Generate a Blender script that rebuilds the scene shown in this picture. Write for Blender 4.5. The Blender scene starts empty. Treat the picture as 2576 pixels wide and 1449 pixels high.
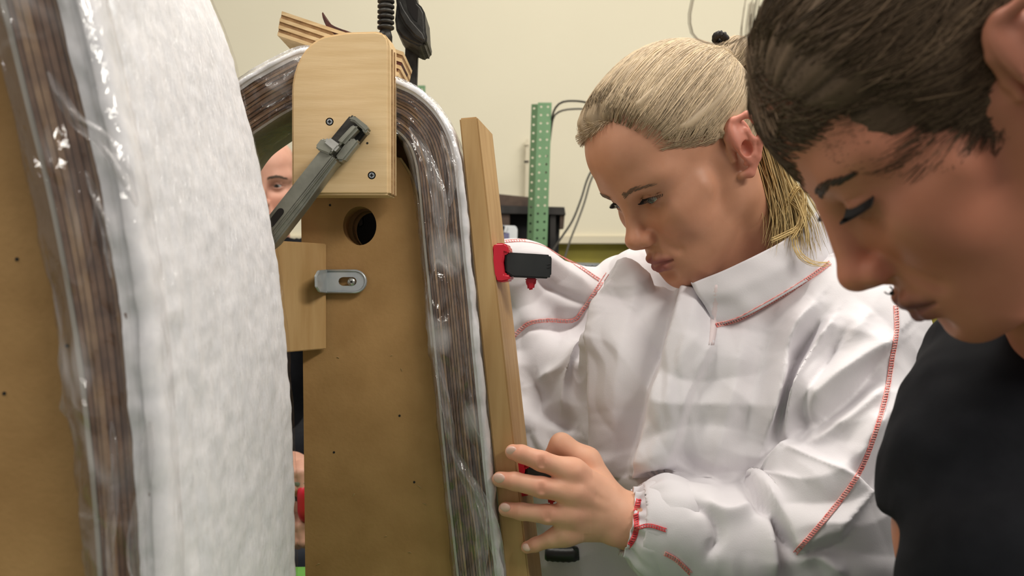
import bpy, bmesh, math, random
import numpy as np
from mathutils import Vector, Matrix
from mathutils.bvhtree import BVHTree
from mathutils.geometry import tessellate_polygon

# ------------------------------------------------------------------ camera, world, lights, exposure
F = 2100.0            # focal length in pixels of the 2576 px wide frame
CZ = 1.42             # camera height
sc = bpy.context.scene
cd = bpy.data.cameras.new('camera'); cam = bpy.data.objects.new('camera', cd); sc.collection.objects.link(cam)
cam.location = (0, 0, CZ); cam.rotation_euler = (math.pi/2, 0, 0)
cd.sensor_width = 36; cd.lens = 36*F/2576; cd.clip_start = 0.02; cd.clip_end = 50
cd.dof.use_dof = True; cd.dof.focus_distance = 0.88; cd.dof.aperture_fstop = 7.5
sc.camera = cam
wd = bpy.data.worlds.new('world'); sc.world = wd; wd.use_nodes = True
bg = wd.node_tree.nodes['Background']; bg.inputs[0].default_value = (1.0, 0.96, 0.92, 1); bg.inputs[1].default_value = 0.31

def area(name, loc, target, sx, sy, power, col=(1, .95, .86)):
    l = bpy.data.lights.new(name, 'AREA'); l.shape = 'RECTANGLE'; l.size = sx; l.size_y = sy; l.energy = power; l.color = col
    o = bpy.data.objects.new(name, l); sc.collection.objects.link(o); o.location = loc
    o.rotation_euler = (Vector(target)-Vector(loc)).to_track_quat('-Z', 'Y').to_euler()
    return o
area('ceiling_lamp_row', (0.75, 1.15, 3.35), (0.55, 1.1, 0), 0.35, 2.6, 40)
area('ceiling_lamp_row.001', (-0.9, 0.35, 3.35), (-0.3, 0.75, 0), 0.35, 2.4, 30)
area('ceiling_lamp_row.002', (0.2, 2.2, 3.4), (0.2, 2.75, 0.9), 3.2, 0.35, 13)
area('ceiling_lamp_row.003', (1.7, -0.9, 3.1), (-0.2, 0.6, 1.3), 1.8, 0.3, 48)
sc.view_settings.view_transform = 'Standard'; sc.view_settings.look = 'None'
sc.view_settings.gamma = 1; sc.view_settings.use_curve_mapping = False
sc.view_settings.exposure = 0.0

# ------------------------------------------------------------------ helpers
rng = np.random.RandomState(7); random.seed(7)
def W(px, py, d):                    # point seen at a pixel, at a distance in metres
    return np.array([(px-1288)/F*d, d, CZ+(724.5-py)/F*d])
def srgb(r, g, b):
    def c(v):
        v /= 255.0
        return v/12.92 if v <= .04045 else ((v+.055)/1.055)**2.4
    return (c(r), c(g), c(b), 1)
MATS = {}
def pm(name, c1, c2=None, scale=20, rough=.6, bump=0, bscale=60, metal=0, spec=.5, stretch=(1, 1, 1), detail=4,
       sss=0, sheen=0, attr=None, coat=0, contrast=(.35, .65), bstretch=None, trans=0, bdist=.01):
    m = bpy.data.materials.new(name); m.use_nodes = True; MATS[name] = m
    n = m.node_tree.nodes; l = m.node_tree.links; p = n['Principled BSDF']
    p.inputs['Roughness'].default_value = rough; p.inputs['Metallic'].default_value = metal
    p.inputs['Specular IOR Level'].default_value = spec; p.inputs['Coat Weight'].default_value = coat
    p.inputs['Sheen Weight'].default_value = sheen
    if sss:
        p.inputs['Subsurface Weight'].default_value = sss; p.inputs['Subsurface Radius'].default_value = (1, .35, .2); p.inputs['Subsurface Scale'].default_value = .006
    tc = n.new('ShaderNodeTexCoord')
    def mp(st):
        q = n.new('ShaderNodeMapping'); q.inputs['Scale'].default_value = st; l.new(tc.outputs['Object'], q.inputs[0]); return q.outputs[0]
    v = mp(stretch)
    if c2 is None and attr is None: p.inputs['Base Color'].default_value = c1
    else:
        nz = n.new('ShaderNodeTexNoise'); nz.inputs['Scale'].default_value = scale; nz.inputs['Detail'].default_value = detail; l.new(v, nz.inputs['Vector'])
        mr = n.new('ShaderNodeMapRange'); mr.inputs[1].default_value = contrast[0]; mr.inputs[2].default_value = contrast[1]; l.new(nz.outputs[0], mr.inputs[0])
        mx = n.new('ShaderNodeMix'); mx.data_type = 'RGBA'; l.new(mr.outputs[0], mx.inputs[0])
        if attr:
            at = n.new('ShaderNodeAttribute'); at.attribute_name = attr
            mu = n.new('ShaderNodeMix'); mu.data_type = 'RGBA'; mu.blend_type = 'MULTIPLY'; mu.inputs[0].default_value = 1
            mx.inputs[6].default_value = c1; mx.inputs[7].default_value = c2 or c1
            l.new(at.outputs['Color'], mu.inputs[6]); l.new(mx.outputs[2], mu.inputs[7]); l.new(mu.outputs[2], p.inputs['Base Color'])
        else:
            mx.inputs[6].default_value = c1; mx.inputs[7].default_value = c2; l.new(mx.outputs[2], p.inputs['Base Color'])
    if bump:
        bz = n.new('ShaderNodeTexNoise'); bz.inputs['Scale'].default_value = bscale; bz.inputs['Detail'].default_value = 5
        l.new(mp(bstretch) if bstretch else v, bz.inputs['Vector'])
        b = n.new('ShaderNodeBump'); b.inputs['Strength'].default_value = bump; b.inputs['Distance'].default_value = bdist; l.new(bz.outputs[0], b.inputs['Height']); l.new(b.outputs[0], p.inputs['Normal'])
    if trans:
        tr = n.new('ShaderNodeBsdfTranslucent'); tr.inputs[0].default_value = (.8, .78, .76, 1); ms = n.new('ShaderNodeMixShader'); ms.inputs[0].default_value = trans
        l.new(p.outputs[0], ms.inputs[1]); l.new(tr.outputs[0], ms.inputs[2]); l.new(ms.outputs[0], n['Material Output'].inputs[0])
    return m

BASE = {}
def setp(o, label=None, cat=None, group=None, kind=None):
    for k, v in (('label', label), ('category', cat), ('group', group), ('kind', kind)):
        if v: o[k] = v
    return o
def thing(name, base, label, cat, group=None):
    o = bpy.data.objects.new(name, None); sc.collection.objects.link(o); o.location = tuple(base); o.empty_display_size = .05
    BASE[o] = np.array(base, float); return setp(o, label, cat, group)
def link(name, me, mat, parent, base):
    o = bpy.data.objects.new(name, me); sc.collection.objects.link(o)
    if mat: me.materials.append(MATS[mat])
    if parent: o.parent = parent
    else: o.location = tuple(base)
    BASE[o] = base; return o
def mk(name, v, f, mat, parent=None, bev=0, seg=2, smooth=False, base=None, col=None):
    v = np.asarray(v, float)
    b = BASE[parent] if parent else (np.array(base, float) if base is not None else np.array([v[:, 0].mean(), v[:, 1].mean(), v[:, 2].min()]))
    me = bpy.data.meshes.new(name); me.from_pydata((v-b).tolist(), [], [list(map(int, q)) for q in f])
    bm = bmesh.new(); bm.from_mesh(me); bmesh.ops.recalc_face_normals(bm, faces=bm.faces)
    if bev:
        es = [e for e in bm.edges if len(e.link_faces) == 2 and e.calc_face_angle(0) > .5]
        bmesh.ops.bevel(bm, geom=es, offset=bev, segments=seg, affect='EDGES', clamp_overlap=True)
    for q in bm.faces: q.smooth = smooth
    bm.to_mesh(me); bm.free()
    if col is not None: addcol(me, col)
    return link(name, me, mat, parent, b)
def mknp(name, v, q, mat, parent=None, base=None, col=None, attrs=None, smooth=True):   # large quad or triangle mesh from arrays
    v = np.asarray(v, np.float64); q = np.asarray(q, np.int32)
    b = BASE[parent] if parent else (np.array(base, float) if base is not None else np.array([v[:, 0].mean(), v[:, 1].mean(), v[:, 2].min()]))
    me = bpy.data.meshes.new(name); me.vertices.add(len(v)); me.vertices.foreach_set('co', (v-b).astype(np.float32).ravel())
    k = q.shape[1]; me.loops.add(q.size); me.loops.foreach_set('vertex_index', q.ravel()); me.polygons.add(len(q))
    me.polygons.foreach_set('loop_start', np.arange(len(q), dtype=np.int32)*k)
    me.polygons.foreach_set('use_smooth', np.full(len(q), smooth)); me.update(calc_edges=True); me.validate()
    if col is not None: addcol(me, col)
    for an, av in (attrs or {}).items():
        a = me.attributes.new(an, 'FLOAT', 'POINT'); a.data.foreach_set('value', np.asarray(av, np.float32))
    return link(name, me, mat, parent, b)
def addcol(me, col):
    c = np.asarray(col, np.float32)
    if c.shape[1] == 3: c = np.concatenate([c, np.ones((len(c), 1), np.float32)], 1)
    a = me.attributes.new('col', 'FLOAT_COLOR', 'POINT'); a.data.foreach_set('color', c.ravel())

def prism(front, back):
    n = len(front); v = np.concatenate([np.array(front), np.array(back)])
    f = [list(range(n)), list(range(2*n-1, n-1, -1))]+[[i, (i+1) % n, n+(i+1) % n, n+i] for i in range(n)]
    return v, f
def trace(pts, d, off=(0, .02, 0)):       # outline at distance d, given thickness along off
    fr = np.array([W(x, y, d) for x, y in pts]); return prism(fr, fr+np.array(off))
def hexa(fr, bk): return prism(np.array(fr), np.array(bk))
def boxw(c, s, R=None):
    c = np.array(c, float); s = np.array(s, float)/2
    P = [(-1, -1, -1), (1, -1, -1), (1, -1, 1), (-1, -1, 1)]; Q = [(-1, 1, -1), (1, 1, -1), (1, 1, 1), (-1, 1, 1)]
    R = np.eye(3) if R is None else R
    return prism(np.array([c+R@(np.array(p)*s) for p in P]), np.array([c+R@(np.array(p)*s) for p in Q]))
def holed(outer, holes, off):             # flat outline with holes, extruded by off (world points)
    loops = [np.array(outer)]+[np.array(h) for h in holes]
    tri = tessellate_polygon([[Vector(p) for p in lp] for lp in loops])
    a = np.concatenate(loops); n = len(a); v = np.concatenate([a, a+np.array(off)])
    f = [list(t) for t in tri]+[[t[0]+n, t[2]+n, t[1]+n] for t in tri]; k = 0
    for lp in loops:
        m = len(lp); f += [[k+i, k+(i+1) % m, n+k+(i+1) % m, n+k+i] for i in range(m)]; k += m
    return v, f
def cat(*vf):
    V = []; FF = []; k = 0
    for v, f in vf:
        V.append(np.asarray(v)); FF += [[i+k for i in q] for q in f]; k += len(v)
    return np.concatenate(V), FF
def catmull(P, n):
    P = np.asarray(P, float); d = np.r_[0, np.cumsum(np.linalg.norm(np.diff(P, axis=0), axis=1))]
    t = np.linspace(0, d[-1], n); i = np.clip(np.searchsorted(d, t, side='right')-1, 0, len(P)-2)
    m = np.zeros_like(P); m[1:-1] = (P[2:]-P[:-2])/(d[2:]-d[:-2])[:, None]; m[0] = (P[1]-P[0])/(d[1]-d[0]); m[-1] = (P[-1]-P[-2])/(d[-1]-d[-2])
    h = (d[i+1]-d[i])[:, None]; u = ((t-d[i])[:, None])/h
    return (2*u**3-3*u**2+1)*P[i]+(u**3-2*u**2+u)*h*m[i]+(-2*u**3+3*u**2)*P[i+1]+(u**3-u**2)*h*m[i+1]
def tube(path, r, n=8, caps=True):
    P = np.asarray(path, float); m = len(P); r = np.broadcast_to(np.asarray(r, float), (m,))
    T = np.gradient(P, axis=0); T /= np.linalg.norm(T, axis=1)[:, None]+1e-12
    a = np.cross(T[0], [0, 0, 1.0]); a = a if np.linalg.norm(a) > .1 else np.cross(T[0], [1.0, 0, 0]); V = []
    for i in range(m):
        a = a-T[i]*(a@T[i]); a /= np.linalg.norm(a); b = np.cross(T[i], a); t = np.linspace(0, 2*np.pi, n, endpoint=False)
        V.append(P[i]+r[i]*(np.cos(t)[:, None]*a+np.sin(t)[:, None]*b))
    f = [[i*n+j, i*n+(j+1) % n, (i+1)*n+(j+1) % n, (i+1)*n+j] for i in range(m-1) for j in range(n)]
    if caps: f += [list(range(n))[::-1], list(range((m-1)*n, m*n))]
    return np.concatenate(V), f
def strands(paths, rad, n=4):             # paths (S,M,3), rad (S,M) -> arrays of quads
    S, M, _ = paths.shape; T = np.gradient(paths, axis=1); T /= np.linalg.norm(T, axis=2, keepdims=True)+1e-9
    ref = np.zeros_like(T); ref[..., 2] = 1; ref[np.abs(T[..., 2]) > .9] = (1, 0, 0)
    a = np.cross(T, ref); a /= np.linalg.norm(a, axis=2, keepdims=True)+1e-9; b = np.cross(T, a)
    t = np.linspace(0, 2*np.pi, n, endpoint=False)
    V = paths[:, :, None]+rad[:, :, None, None]*(np.cos(t)[None, None, :, None]*a[:, :, None]+np.sin(t)[None, None, :, None]*b[:, :, None])
    i = np.arange(S)[:, None, None]*M*n+np.arange(M-1)[None, :, None]*n; j = np.arange(n)[None, None]; j2 = (j+1) % n
    Q = np.stack(np.broadcast_arrays(i+j, i+j2, i+n+j2, i+n+j), -1).reshape(-1, 4)
    return V.reshape(-1, 3), Q
def ball(c, r, nu=16, nv=10, R=None):
    c = np.array(c, float); r = np.broadcast_to(np.array(r, float), (3,)); V = [(0, 0, 1)]
    for j in range(1, nv):
        for i in range(nu):
            a, b = 2*np.pi*i/nu, np.pi*j/nv; V.append((np.sin(b)*np.cos(a), np.sin(b)*np.sin(a), np.cos(b)))
    V.append((0, 0, -1)); V = np.array(V)*r
    if R is not None: V = V@np.array(R).T
    f = [[0, 1+i, 1+(i+1) % nu] for i in range(nu)]
    f += [[1+j*nu+i, 1+(j+1)*nu+i, 1+(j+1)*nu+(i+1) % nu, 1+j*nu+(i+1) % nu] for j in range(nv-2) for i in range(nu)]
    k = 1+(nv-2)*nu; f += [[k+i, len(V)-1, k+(i+1) % nu] for i in range(nu)]
    return V+c, f
def ring_pts(c, rx, rz, n=24, ph=0): return np.array([np.array(c)+[rx*math.cos(ph+2*math.pi*i/n), 0, rz*math.sin(ph+2*math.pi*i/n)] for i in range(n)])
def disc(c, r, off, n=20):
    a = ring_pts(c, r, r, n); return prism(a, a+np.array(off))

# value noise on points
_lat = np.random.RandomState(3).rand(32, 32, 32).astype(np.float32)*2-1
def vnoise(p):
    p = np.asarray(p); i = np.floor(p).astype(int); f = p-i; f = f*f*(3-2*f); r = 0
    for dx in (0, 1):
        for dy in (0, 1):
            for dz in (0, 1):
                w = (f[..., 0] if dx else 1-f[..., 0])*(f[..., 1] if dy else 1-f[..., 1])*(f[..., 2] if dz else 1-f[..., 2])
                r = r+w*_lat[(i[..., 0]+dx) % 32, (i[..., 1]+dy) % 32, (i[..., 2]+dz) % 32]
    return r

# ------------------------------------------------------------------ materials
pm('mdf', srgb(177, 139, 91), srgb(162, 125, 79), scale=26, rough=.75, bump=.15, bscale=240, spec=.25, contrast=(.3, .7), bdist=.002)
pm('mdf_edge', srgb(176, 148, 100), srgb(158, 128, 84), scale=60, rough=.8)
pm('ply_face', srgb(232, 202, 156), srgb(222, 190, 142), scale=14, stretch=(1, 1, 14), rough=.55, bump=.06, bscale=90, spec=.3, bdist=.002)
pm('ply_light', srgb(226, 198, 152), srgb(208, 176, 128), scale=60, stretch=(1, 6, 6), rough=.6)
pm('ply_dark', srgb(172, 136, 94), srgb(140, 106, 70), scale=160, rough=.8, bump=.5, bscale=300, bdist=.002)
pm('pine', srgb(210, 178, 130), srgb(198, 164, 114), scale=9, stretch=(9, 9, 1), rough=.55, spec=.3, bump=.05, bscale=50, bdist=.002)
pm('batten', srgb(190, 156, 108), srgb(176, 140, 92), scale=9, stretch=(9, 9, 1), rough=.55, spec=.3, bump=.05, bscale=50, bdist=.002)
pm('veneer', srgb(140, 108, 84), srgb(104, 76, 58), scale=30, stretch=(2, 8, 2), rough=.7)
pm('veneer_pale', srgb(172, 140, 108), srgb(132, 102, 78), scale=30, stretch=(2, 8, 2), rough=.7)
pm('liner', srgb(176, 170, 158), srgb(160, 154, 142), scale=20, rough=.5)
pm('felt', srgb(246, 246, 248), srgb(236, 237, 240), scale=70, rough=.9, bump=.25, bscale=110, spec=.15, contrast=(.4, .6), bdist=.002)
pm('steel', srgb(150, 150, 138), srgb(122, 122, 112), scale=40, rough=.45, metal=.35, bump=.1, bscale=200, bdist=.002)
pm('steel_bright', srgb(215, 215, 208), srgb(180, 180, 174), scale=60, rough=.3, metal=.9)
pm('zinc', srgb(196, 198, 196), srgb(164, 172, 178), scale=30, rough=.3, metal=.5)
pm('iron', srgb(72, 70, 66), srgb(48, 47, 45), scale=60, rough=.5, metal=.5, bump=.25, bscale=160, bdist=.003)
pm('dark_slot', srgb(30, 26, 24), rough=.8)
pm('leather', srgb(92, 44, 34), srgb(60, 30, 26), scale=80, rough=.7, bump=.5, bscale=150, bdist=.003)
pm('red_plastic', srgb(205, 30, 52), srgb(190, 24, 44), scale=20, rough=.38)
pm('black_plastic', srgb(44, 46, 46), srgb(34, 36, 36), scale=30, rough=.42, bump=.05, bscale=300, bdist=.001)
pm('green_paint', srgb(112, 150, 108), srgb(100, 136, 96), scale=8, rough=.5)
pm('bench_green', srgb(92, 150, 62), srgb(74, 128, 50), scale=10, rough=.6)
pm('dark_green', srgb(70, 88, 70), srgb(56, 72, 58), scale=12, rough=.5)
pm('wall_cream', srgb(226, 218, 194), srgb(220, 212, 188), scale=1.2, rough=.7, bump=.05, bscale=60, spec=.3)
pm('wall_olive', srgb(150, 138, 44), srgb(128, 118, 36), scale=6, rough=.6)
pm('floor', srgb(120, 122, 120), srgb(96, 98, 98), scale=3, rough=.5)
pm('rust_steel', srgb(98, 80, 68), srgb(70, 56, 48), scale=22, rough=.6, metal=.3)
pm('dark_steel', srgb(58, 54, 52), srgb(44, 42, 40), scale=22, rough=.6, metal=.3)
pm('black', srgb(16, 16, 18), srgb(22, 22, 24), scale=20, rough=.6)
pm('cable', srgb(44, 40, 34), rough=.5)
pm('cable_lit', srgb(78, 74, 66), rough=.5)  # grey look that comes from light, put into a dark cable's colour
pm('white_plastic', srgb(222, 224, 224), srgb(205, 208, 210), scale=20, rough=.35)
pm('violet_panel', srgb(118, 116, 146), srgb(100, 100, 130), scale=20, rough=.4)
pm('bare_paint', srgb(212, 202, 176), rough=.6)

def film_mat(name, milk=.5, base=.07, bsc=90, bst=.6, tint=(.86, .84, .84, 1), graze=.6, rough=.1):
    m = bpy.data.materials.new(name); m.use_nodes = True; MATS[name] = m; n = m.node_tree.nodes; l = m.node_tree.links
    n.remove(n['Principled BSDF']); out = n['Material Output']
    tr = n.new('ShaderNodeBsdfTransparent'); tr.inputs[0].default_value = (.93, .92, .92, 1)
    gl = n.new('ShaderNodeBsdfGlossy'); gl.inputs['Roughness'].default_value = rough
    tc = n.new('ShaderNodeTexCoord'); nz = n.new('ShaderNodeTexNoise'); nz.inputs['Scale'].default_value = bsc; nz.inputs['Detail'].default_value = 3; nz.inputs['Distortion'].default_value = 1.2
    mp = n.new('ShaderNodeMapping'); mp.inputs['Scale'].default_value = (1.2, 1.2, .45); l.new(tc.outputs['Object'], mp.inputs[0]); l.new(mp.outputs[0], nz.inputs['Vector'])
    b = n.new('ShaderNodeBump'); b.inputs['Strength'].default_value = bst; b.inputs['Distance'].default_value = .006; l.new(nz.outputs[0], b.inputs['Height']); l.new(b.outputs[0], gl.inputs['Normal'])
    fr = n.new('ShaderNodeLayerWeight'); fr.inputs[0].default_value = .5; l.new(b.outputs[0], fr.inputs['Normal'])
    pw = n.new('ShaderNodeMath'); pw.operation = 'POWER'; pw.inputs[1].default_value = 4; l.new(fr.outputs['Facing'], pw.inputs[0])
    ad = n.new('ShaderNodeMath'); ad.operation = 'MULTIPLY_ADD'; ad.inputs[1].default_value = graze; ad.inputs[2].default_value = base; ad.use_clamp = True; l.new(pw.outputs[0], ad.inputs[0])
    m1 = n.new('ShaderNodeMixShader'); l.new(ad.outputs[0], m1.inputs[0]); l.new(tr.outputs[0], m1.inputs[1]); l.new(gl.outputs[0], m1.inputs[2])
    df = n.new('ShaderNodeBsdfDiffuse'); df.inputs[0].default_value = tint
    at = n.new('ShaderNodeAttribute'); at.attribute_name = 'milk'
    mu = n.new('ShaderNodeMath'); mu.operation = 'MULTIPLY'; mu.inputs[1].default_value = milk; l.new(at.outputs['Fac'], mu.inputs[0])
    m2 = n.new('ShaderNodeMixShader'); l.new(mu.outputs[0], m2.inputs[0]); l.new(m1.outputs[0], m2.inputs[1]); l.new(df.outputs[0], m2.inputs[2]); l.new(m2.outputs[0], out.inputs[0])
film_mat('film', milk=.42, base=.08, bsc=110, bst=.3, graze=.5, rough=.08); film_mat('film_felt', milk=.0, base=.06, bsc=120, bst=1.0, graze=.15, rough=.10)

# ------------------------------------------------------------------ the setting
def structure(name, v, f, mat, **k): return setp(mk(name, v, f, mat, **k), kind='structure')
structure('floor', *boxw((0, 1, -.03), (9, 9, .06)), 'floor')
WD = 3.0
wl = lambda x: W(x, 606+(x-1430)*.03+6, WD)
zt = W(1480, 612, WD)[2]; sl = .0                      # trim height; the cream upper wall stands proud of the olive one
structure('wall_back', *boxw((0, WD+.06, (zt+4.2)/2), (12, .12, 4.2-zt)), 'wall_cream')
structure('wall_lower', *boxw((0, WD+.10, zt/2), (12, .12, zt)), 'wall_olive')
structure('trim_1', *boxw((0, WD-.004, zt+.012), (12, .03, .028)), 'bare_paint', bev=.002)

# ------------------------------------------------------------------ bench
BZ = 1.0
t = thing('workbench', (-.55, .75, 0), 'green topped workbench under the bending forms', 'workbench')
mk('bench_top', *boxw((-.52, .76, BZ-.02), (1.2, 1.0, .04)), 'bench_green', t, bev=.003)
for x in (-1.05, .01):
    for y in (.32, 1.2): mk('leg', *boxw((x, y, (BZ-.04)/2), (.06, .06, BZ-.04)), 'dark_green', t, bev=.003)

# ------------------------------------------------------------------ bending forms and laminates
def smooth01(x): x = np.clip(x, 0, 1); return x*x*(3-2*x)
def normals2(P):
    T = np.gradient(P, axis=0); T /= np.linalg.norm(T, axis=1)[:, None]; return np.stack([T[:, 1], -T[:, 0]], 1)   # to the right of travel
def laminate(outer, d0, d1, thick, nv, root, flen, felt_t, fold, milkseed, pale, wr=1.0, feltmat='felt'):
    # outer: (X,Z) curve running from bottom right, over the top, to bottom left
    N = len(outer); nr = normals2(outer); X = outer
    tt = thick(np.linspace(0, 1, N))
    for k in range(nv):
        o0 = -tt*(k/nv)-.0002; o1 = -tt*((k+.84)/nv); j0 = d0+rng.uniform(-.0012, .0022); V = []
        for i in range(N):
            a = X[i]+nr[i]*o0[i]; b = X[i]+nr[i]*o1[i]; w = .0006*math.sin(i*.21+k*1.7)
            V += [(a[0], j0+w, a[1]), (b[0], j0+w, b[1]), (b[0], d1, b[1]), (a[0], d1, a[1])]
        f = [[i*4+q, i*4+(q+1) % 4, i*4+4+(q+1) % 4, i*4+4+q] for i in range(N-1) for q in range(4)]+[[0, 1, 2, 3], [N*4-4, N*4-3, N*4-2, N*4-1]]
        mk('liner_sheet' if k == nv-1 else 'veneer', V, f, 'liner' if k == nv-1 else ('veneer_pale' if k in pale else 'veneer'), root)
    # felt breather: cross-section swept along the curve
    def sweep(name, cs, mat, disp, mlk=None, M=420, sub=64):
        cs = catmull(np.array(cs), sub); s = np.linspace(0, 1, M); Xi = np.stack([np.interp(s, np.linspace(0, 1, N), X[:, q]) for q in (0, 1)], 1)
        ni = np.stack([np.interp(s, np.linspace(0, 1, N), nr[:, q]) for q in (0, 1)], 1); ti = np.interp(s, np.linspace(0, 1, N), tt)
        arc = np.r_[0, np.cumsum(np.linalg.norm(np.diff(Xi, axis=0), axis=1))]
        off = np.where(cs[None, :, 0] < 0, cs[None, :, 0]*ti[:, None], cs[None, :, 0]); dep = np.broadcast_to(cs[None, :, 1], off.shape)
        al = np.broadcast_to(arc[:, None], off.shape)
        da = np.gradient(cs, axis=0); da /= np.linalg.norm(da, axis=1)[:, None]+1e-9
        nn, ny = da[:, 1], -da[:, 0]
        if name != 'felt_breather' or True: nn, ny = nn, ny
        h, m = disp(al, off, dep)
        o2 = off+h*nn[None]; y2 = dep+h*ny[None]
        V = np.stack([Xi[:, None, 0]+ni[:, None, 0]*o2, y2, Xi[:, None, 1]+ni[:, None, 1]*o2], -1).reshape(-1, 3)
        i = np.arange(M-1)[:, None]*sub; j = np.arange(sub-1)[None]
        Q = np.stack([i+j, i+j+1, i+sub+j+1, i+sub+j], -1).reshape(-1, 4)
        return mknp(name, V, Q, mat, root, attrs={'milk': m.ravel()} if m is not None else None)
    def nz(a, b, c): return vnoise(np.stack([a, b, np.full_like(a, c)], -1))
    def dfelt(al, off, dep):
        u = dep-d0
        h = .0012*nz(al*38, u*60+off*90, .3)+.0007*nz(al*110, u*150+off*200, 5.2)+.0004*nz(al*260, u*300+off*300, 9.2)
        h = h+.0020*nz(al*60, u*75+off*110, 1.7)*np.exp(-(u/.05)**2)+.45*fold*(.004*np.exp(-((u-.030-.006*nz(al*7, u*0, 2.))/.007)**2)-.0035*np.exp(-((u-.043-.006*nz(al*6, u*0, 4.))/.005)**2)+.0025*np.exp(-((u-.058-.005*nz(al*5, u*0, 6.))/.008)**2))
        return h, None
    q = felt_t
    sweep('felt_breather', [(-fold*.22-.04, d0-.0025), (-.02, d0-.004), (q*.35, d0-.006), (q, d0-.002), (q, d0+.02), (q, (d0+d1)/2), (q, d1-.01), (q*.6, d1+.003), (-.1, d1+.004)], feltmat, dfelt, M=500, sub=110)
    def tri(x): return np.abs((x % 2)-1)
    def dfilm(al, off, dep):
        u = dep-d0; c = off*1.0+u
        w1 = nz(al*9, c*30, milkseed); w2 = nz(al*24, c*55, milkseed+3); w3 = nz(al*60, c*110, milkseed+6)
        a1 = tri(c*55+al*9+2.2*w1); a2 = tri(c*85-al*16+2.5*w2); a3 = tri(al*22+c*16+1.8*w1)
        a4 = tri(c*150+al*55+2.4*w2); a5 = tri(al*75-c*60+3*w1)
        h = wr*(.0026*w1+.0030*a1*np.clip(w2+.6, 0, 1)+.0020*a2+.0009*w3+.0022*a3**4*np.clip(w1+.2, 0, 1)+.0011*a4*np.clip(w1+.5, 0, 1)+.0009*a5*np.clip(w3+.3, 0, 1))
        m = np.clip(.05+.6*np.clip(a1-.78, 0, 1)*4*np.clip(w1+.3, 0, 1)+1.3*np.clip(w2-.28, 0, 1)+.8*np.clip(a3-.92, 0, .08)*9*np.clip(w2+.1, 0, 1), 0, 1)
        return h*np.where(off > 0, .3, 1)*(1-.5*smooth01(off/.012+1)), m
    sweep('film_wrap', [(-1.06, d0+.05), (-1.08, d0+.004), (-1.0, d0-.005), (-.5, d0-.006), (-.05, d0-.0085), (q*.5, d0-.0105), (q+.0015, d0-.006), (q+.002, d0+.014)], 'film', dfilm, M=900, sub=110)
    def dff(al, off, dep):
        u = dep-d0; return .0009*nz(al*45, u*70, 8.)+.0006*nz(al*120, u*160, 12.), np.full_like(al, .5)
    sweep('film_cover', [(q+.0024, d0+.012), (q+.0036, d0+.05), (q+.0028, (d0+d1)/2), (q+.0028, d1-.01), (q*.6+.003, d1+.005)], 'film_felt', dff, M=300, sub=60)

def film_fold(root, path, wpx, d, seed):
    C = catmull(np.array(path, float), 60); T = np.gradient(C, axis=0); T /= np.linalg.norm(T, axis=1)[:, None]; Nn = np.stack([-T[:, 1], T[:, 0]], 1); J = 13; V = []; mm = []
    for i in range(60):
        e = math.sin(math.pi*(i+.5)/60)**.5
        for j in range(J):
            q = (j/(J-1)-.5); w_ = wpx*e*(1+.25*vnoise(np.array([i*.11, j*.0, seed]))); x, y = C[i]+Nn[i]*q*w_
            nzv = float(vnoise(np.array([i*.16, j*.35, seed]))); cr = abs(((j*.17+i*.05+seed) % 2)-1); V.append(W(x, y, d-.0025*nzv-.003*cr)); mm.append(min(1, .22+.25*max(0, nzv)+(.35 if cr > .93 else 0)+(.25 if j in (0, J-1) else 0)))
    Q = [[i*J+j, i*J+j+1, i*J+J+j+1, i*J+J+j] for i in range(59) for j in range(J-1)]
    mknp('film_fold', np.array(V), np.array(Q), 'film', root, attrs={'milk': mm})

# near form, at the left edge of the picture
d0, d1 = .470, .738
zc = [(-.190, -.415), (-.1905, -.30), (-.192, -.164), (-.198, -.06), (-.204, 0), (-.213, .06), (-.2245, .114), (-.236, .164), (-.247, .205), (-.2664, .2544), (-.30, .315), (-.355, .352), (-.43, .352), (-.50, .315), (-.55, .235), (-.585, .1), (-.60, -.1), (-.61, -.415)]
oc = catmull(np.array(zc)+[0, CZ], 150)
lam1 = thing('bent_laminate', (-.4, .6, BZ), 'large near curved veneer stack under white felt and clear film, at left edge', 'laminate')
# the pixel outline of the near edge already includes felt, so step in by its thickness
oc_in = oc-normals2(oc)*.007
th1 = lambda s: .034+.012*np.exp(-((s-.34)/.13)**2)
laminate(oc_in, d0, d1, th1, 11, lam1, 1, .007, 1.0, 1.3, (3, 7, 8), wr=1.25)
inn = oc_in-normals2(oc_in)*(th1(np.linspace(0, 1, 150))+.003)[:, None]
form1 = thing('bending_form', (-.4, .6, BZ), 'large dark fibreboard former filling the lower left corner', 'former')
for nm, y, w in (('former_panel', d0+.022, .032), ('former_panel', d1-.06, .032)):
    P = np.array([(x, y, z) for x, z in inn]); mk(nm, *prism(P, P+np.array([0, w, 0])), 'mdf', form1)
for x, z in ((-.30, 1.25), (-.45, 1.25), (-.45, 1.55)): mk('spacer_bar', *boxw((x, (d0+d1)/2-.003, z), (.05, d1-d0-.114, .05)), 'pine', form1)
for x, y in ((42, 652), (10, 990), (168, 870)):
    c = W(x, y, d0+.0215); mk('nail_hole', *disc(c, .0011, (0, .002, 0), 10), 'dark_slot', form1)

film_fold(lam1, [(352, 1500), (340, 1380), (362, 1240), (378, 1060)], 44, d0-.012, 1.5)
film_fold(lam1, [(284, 1500), (276, 1380), (284, 1280), (288, 1160), (280, 1060)], 26, d0-.008, 3.5)
film_fold(lam1, [(120, 180), (190, 300), (255, 350), (310, 430), (345, 520)], 46, d0-.013, 6.1)
film_fold(lam1, [(215, 430), (262, 560), (280, 700)], 24, d0-.012, 7.7)
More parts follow.
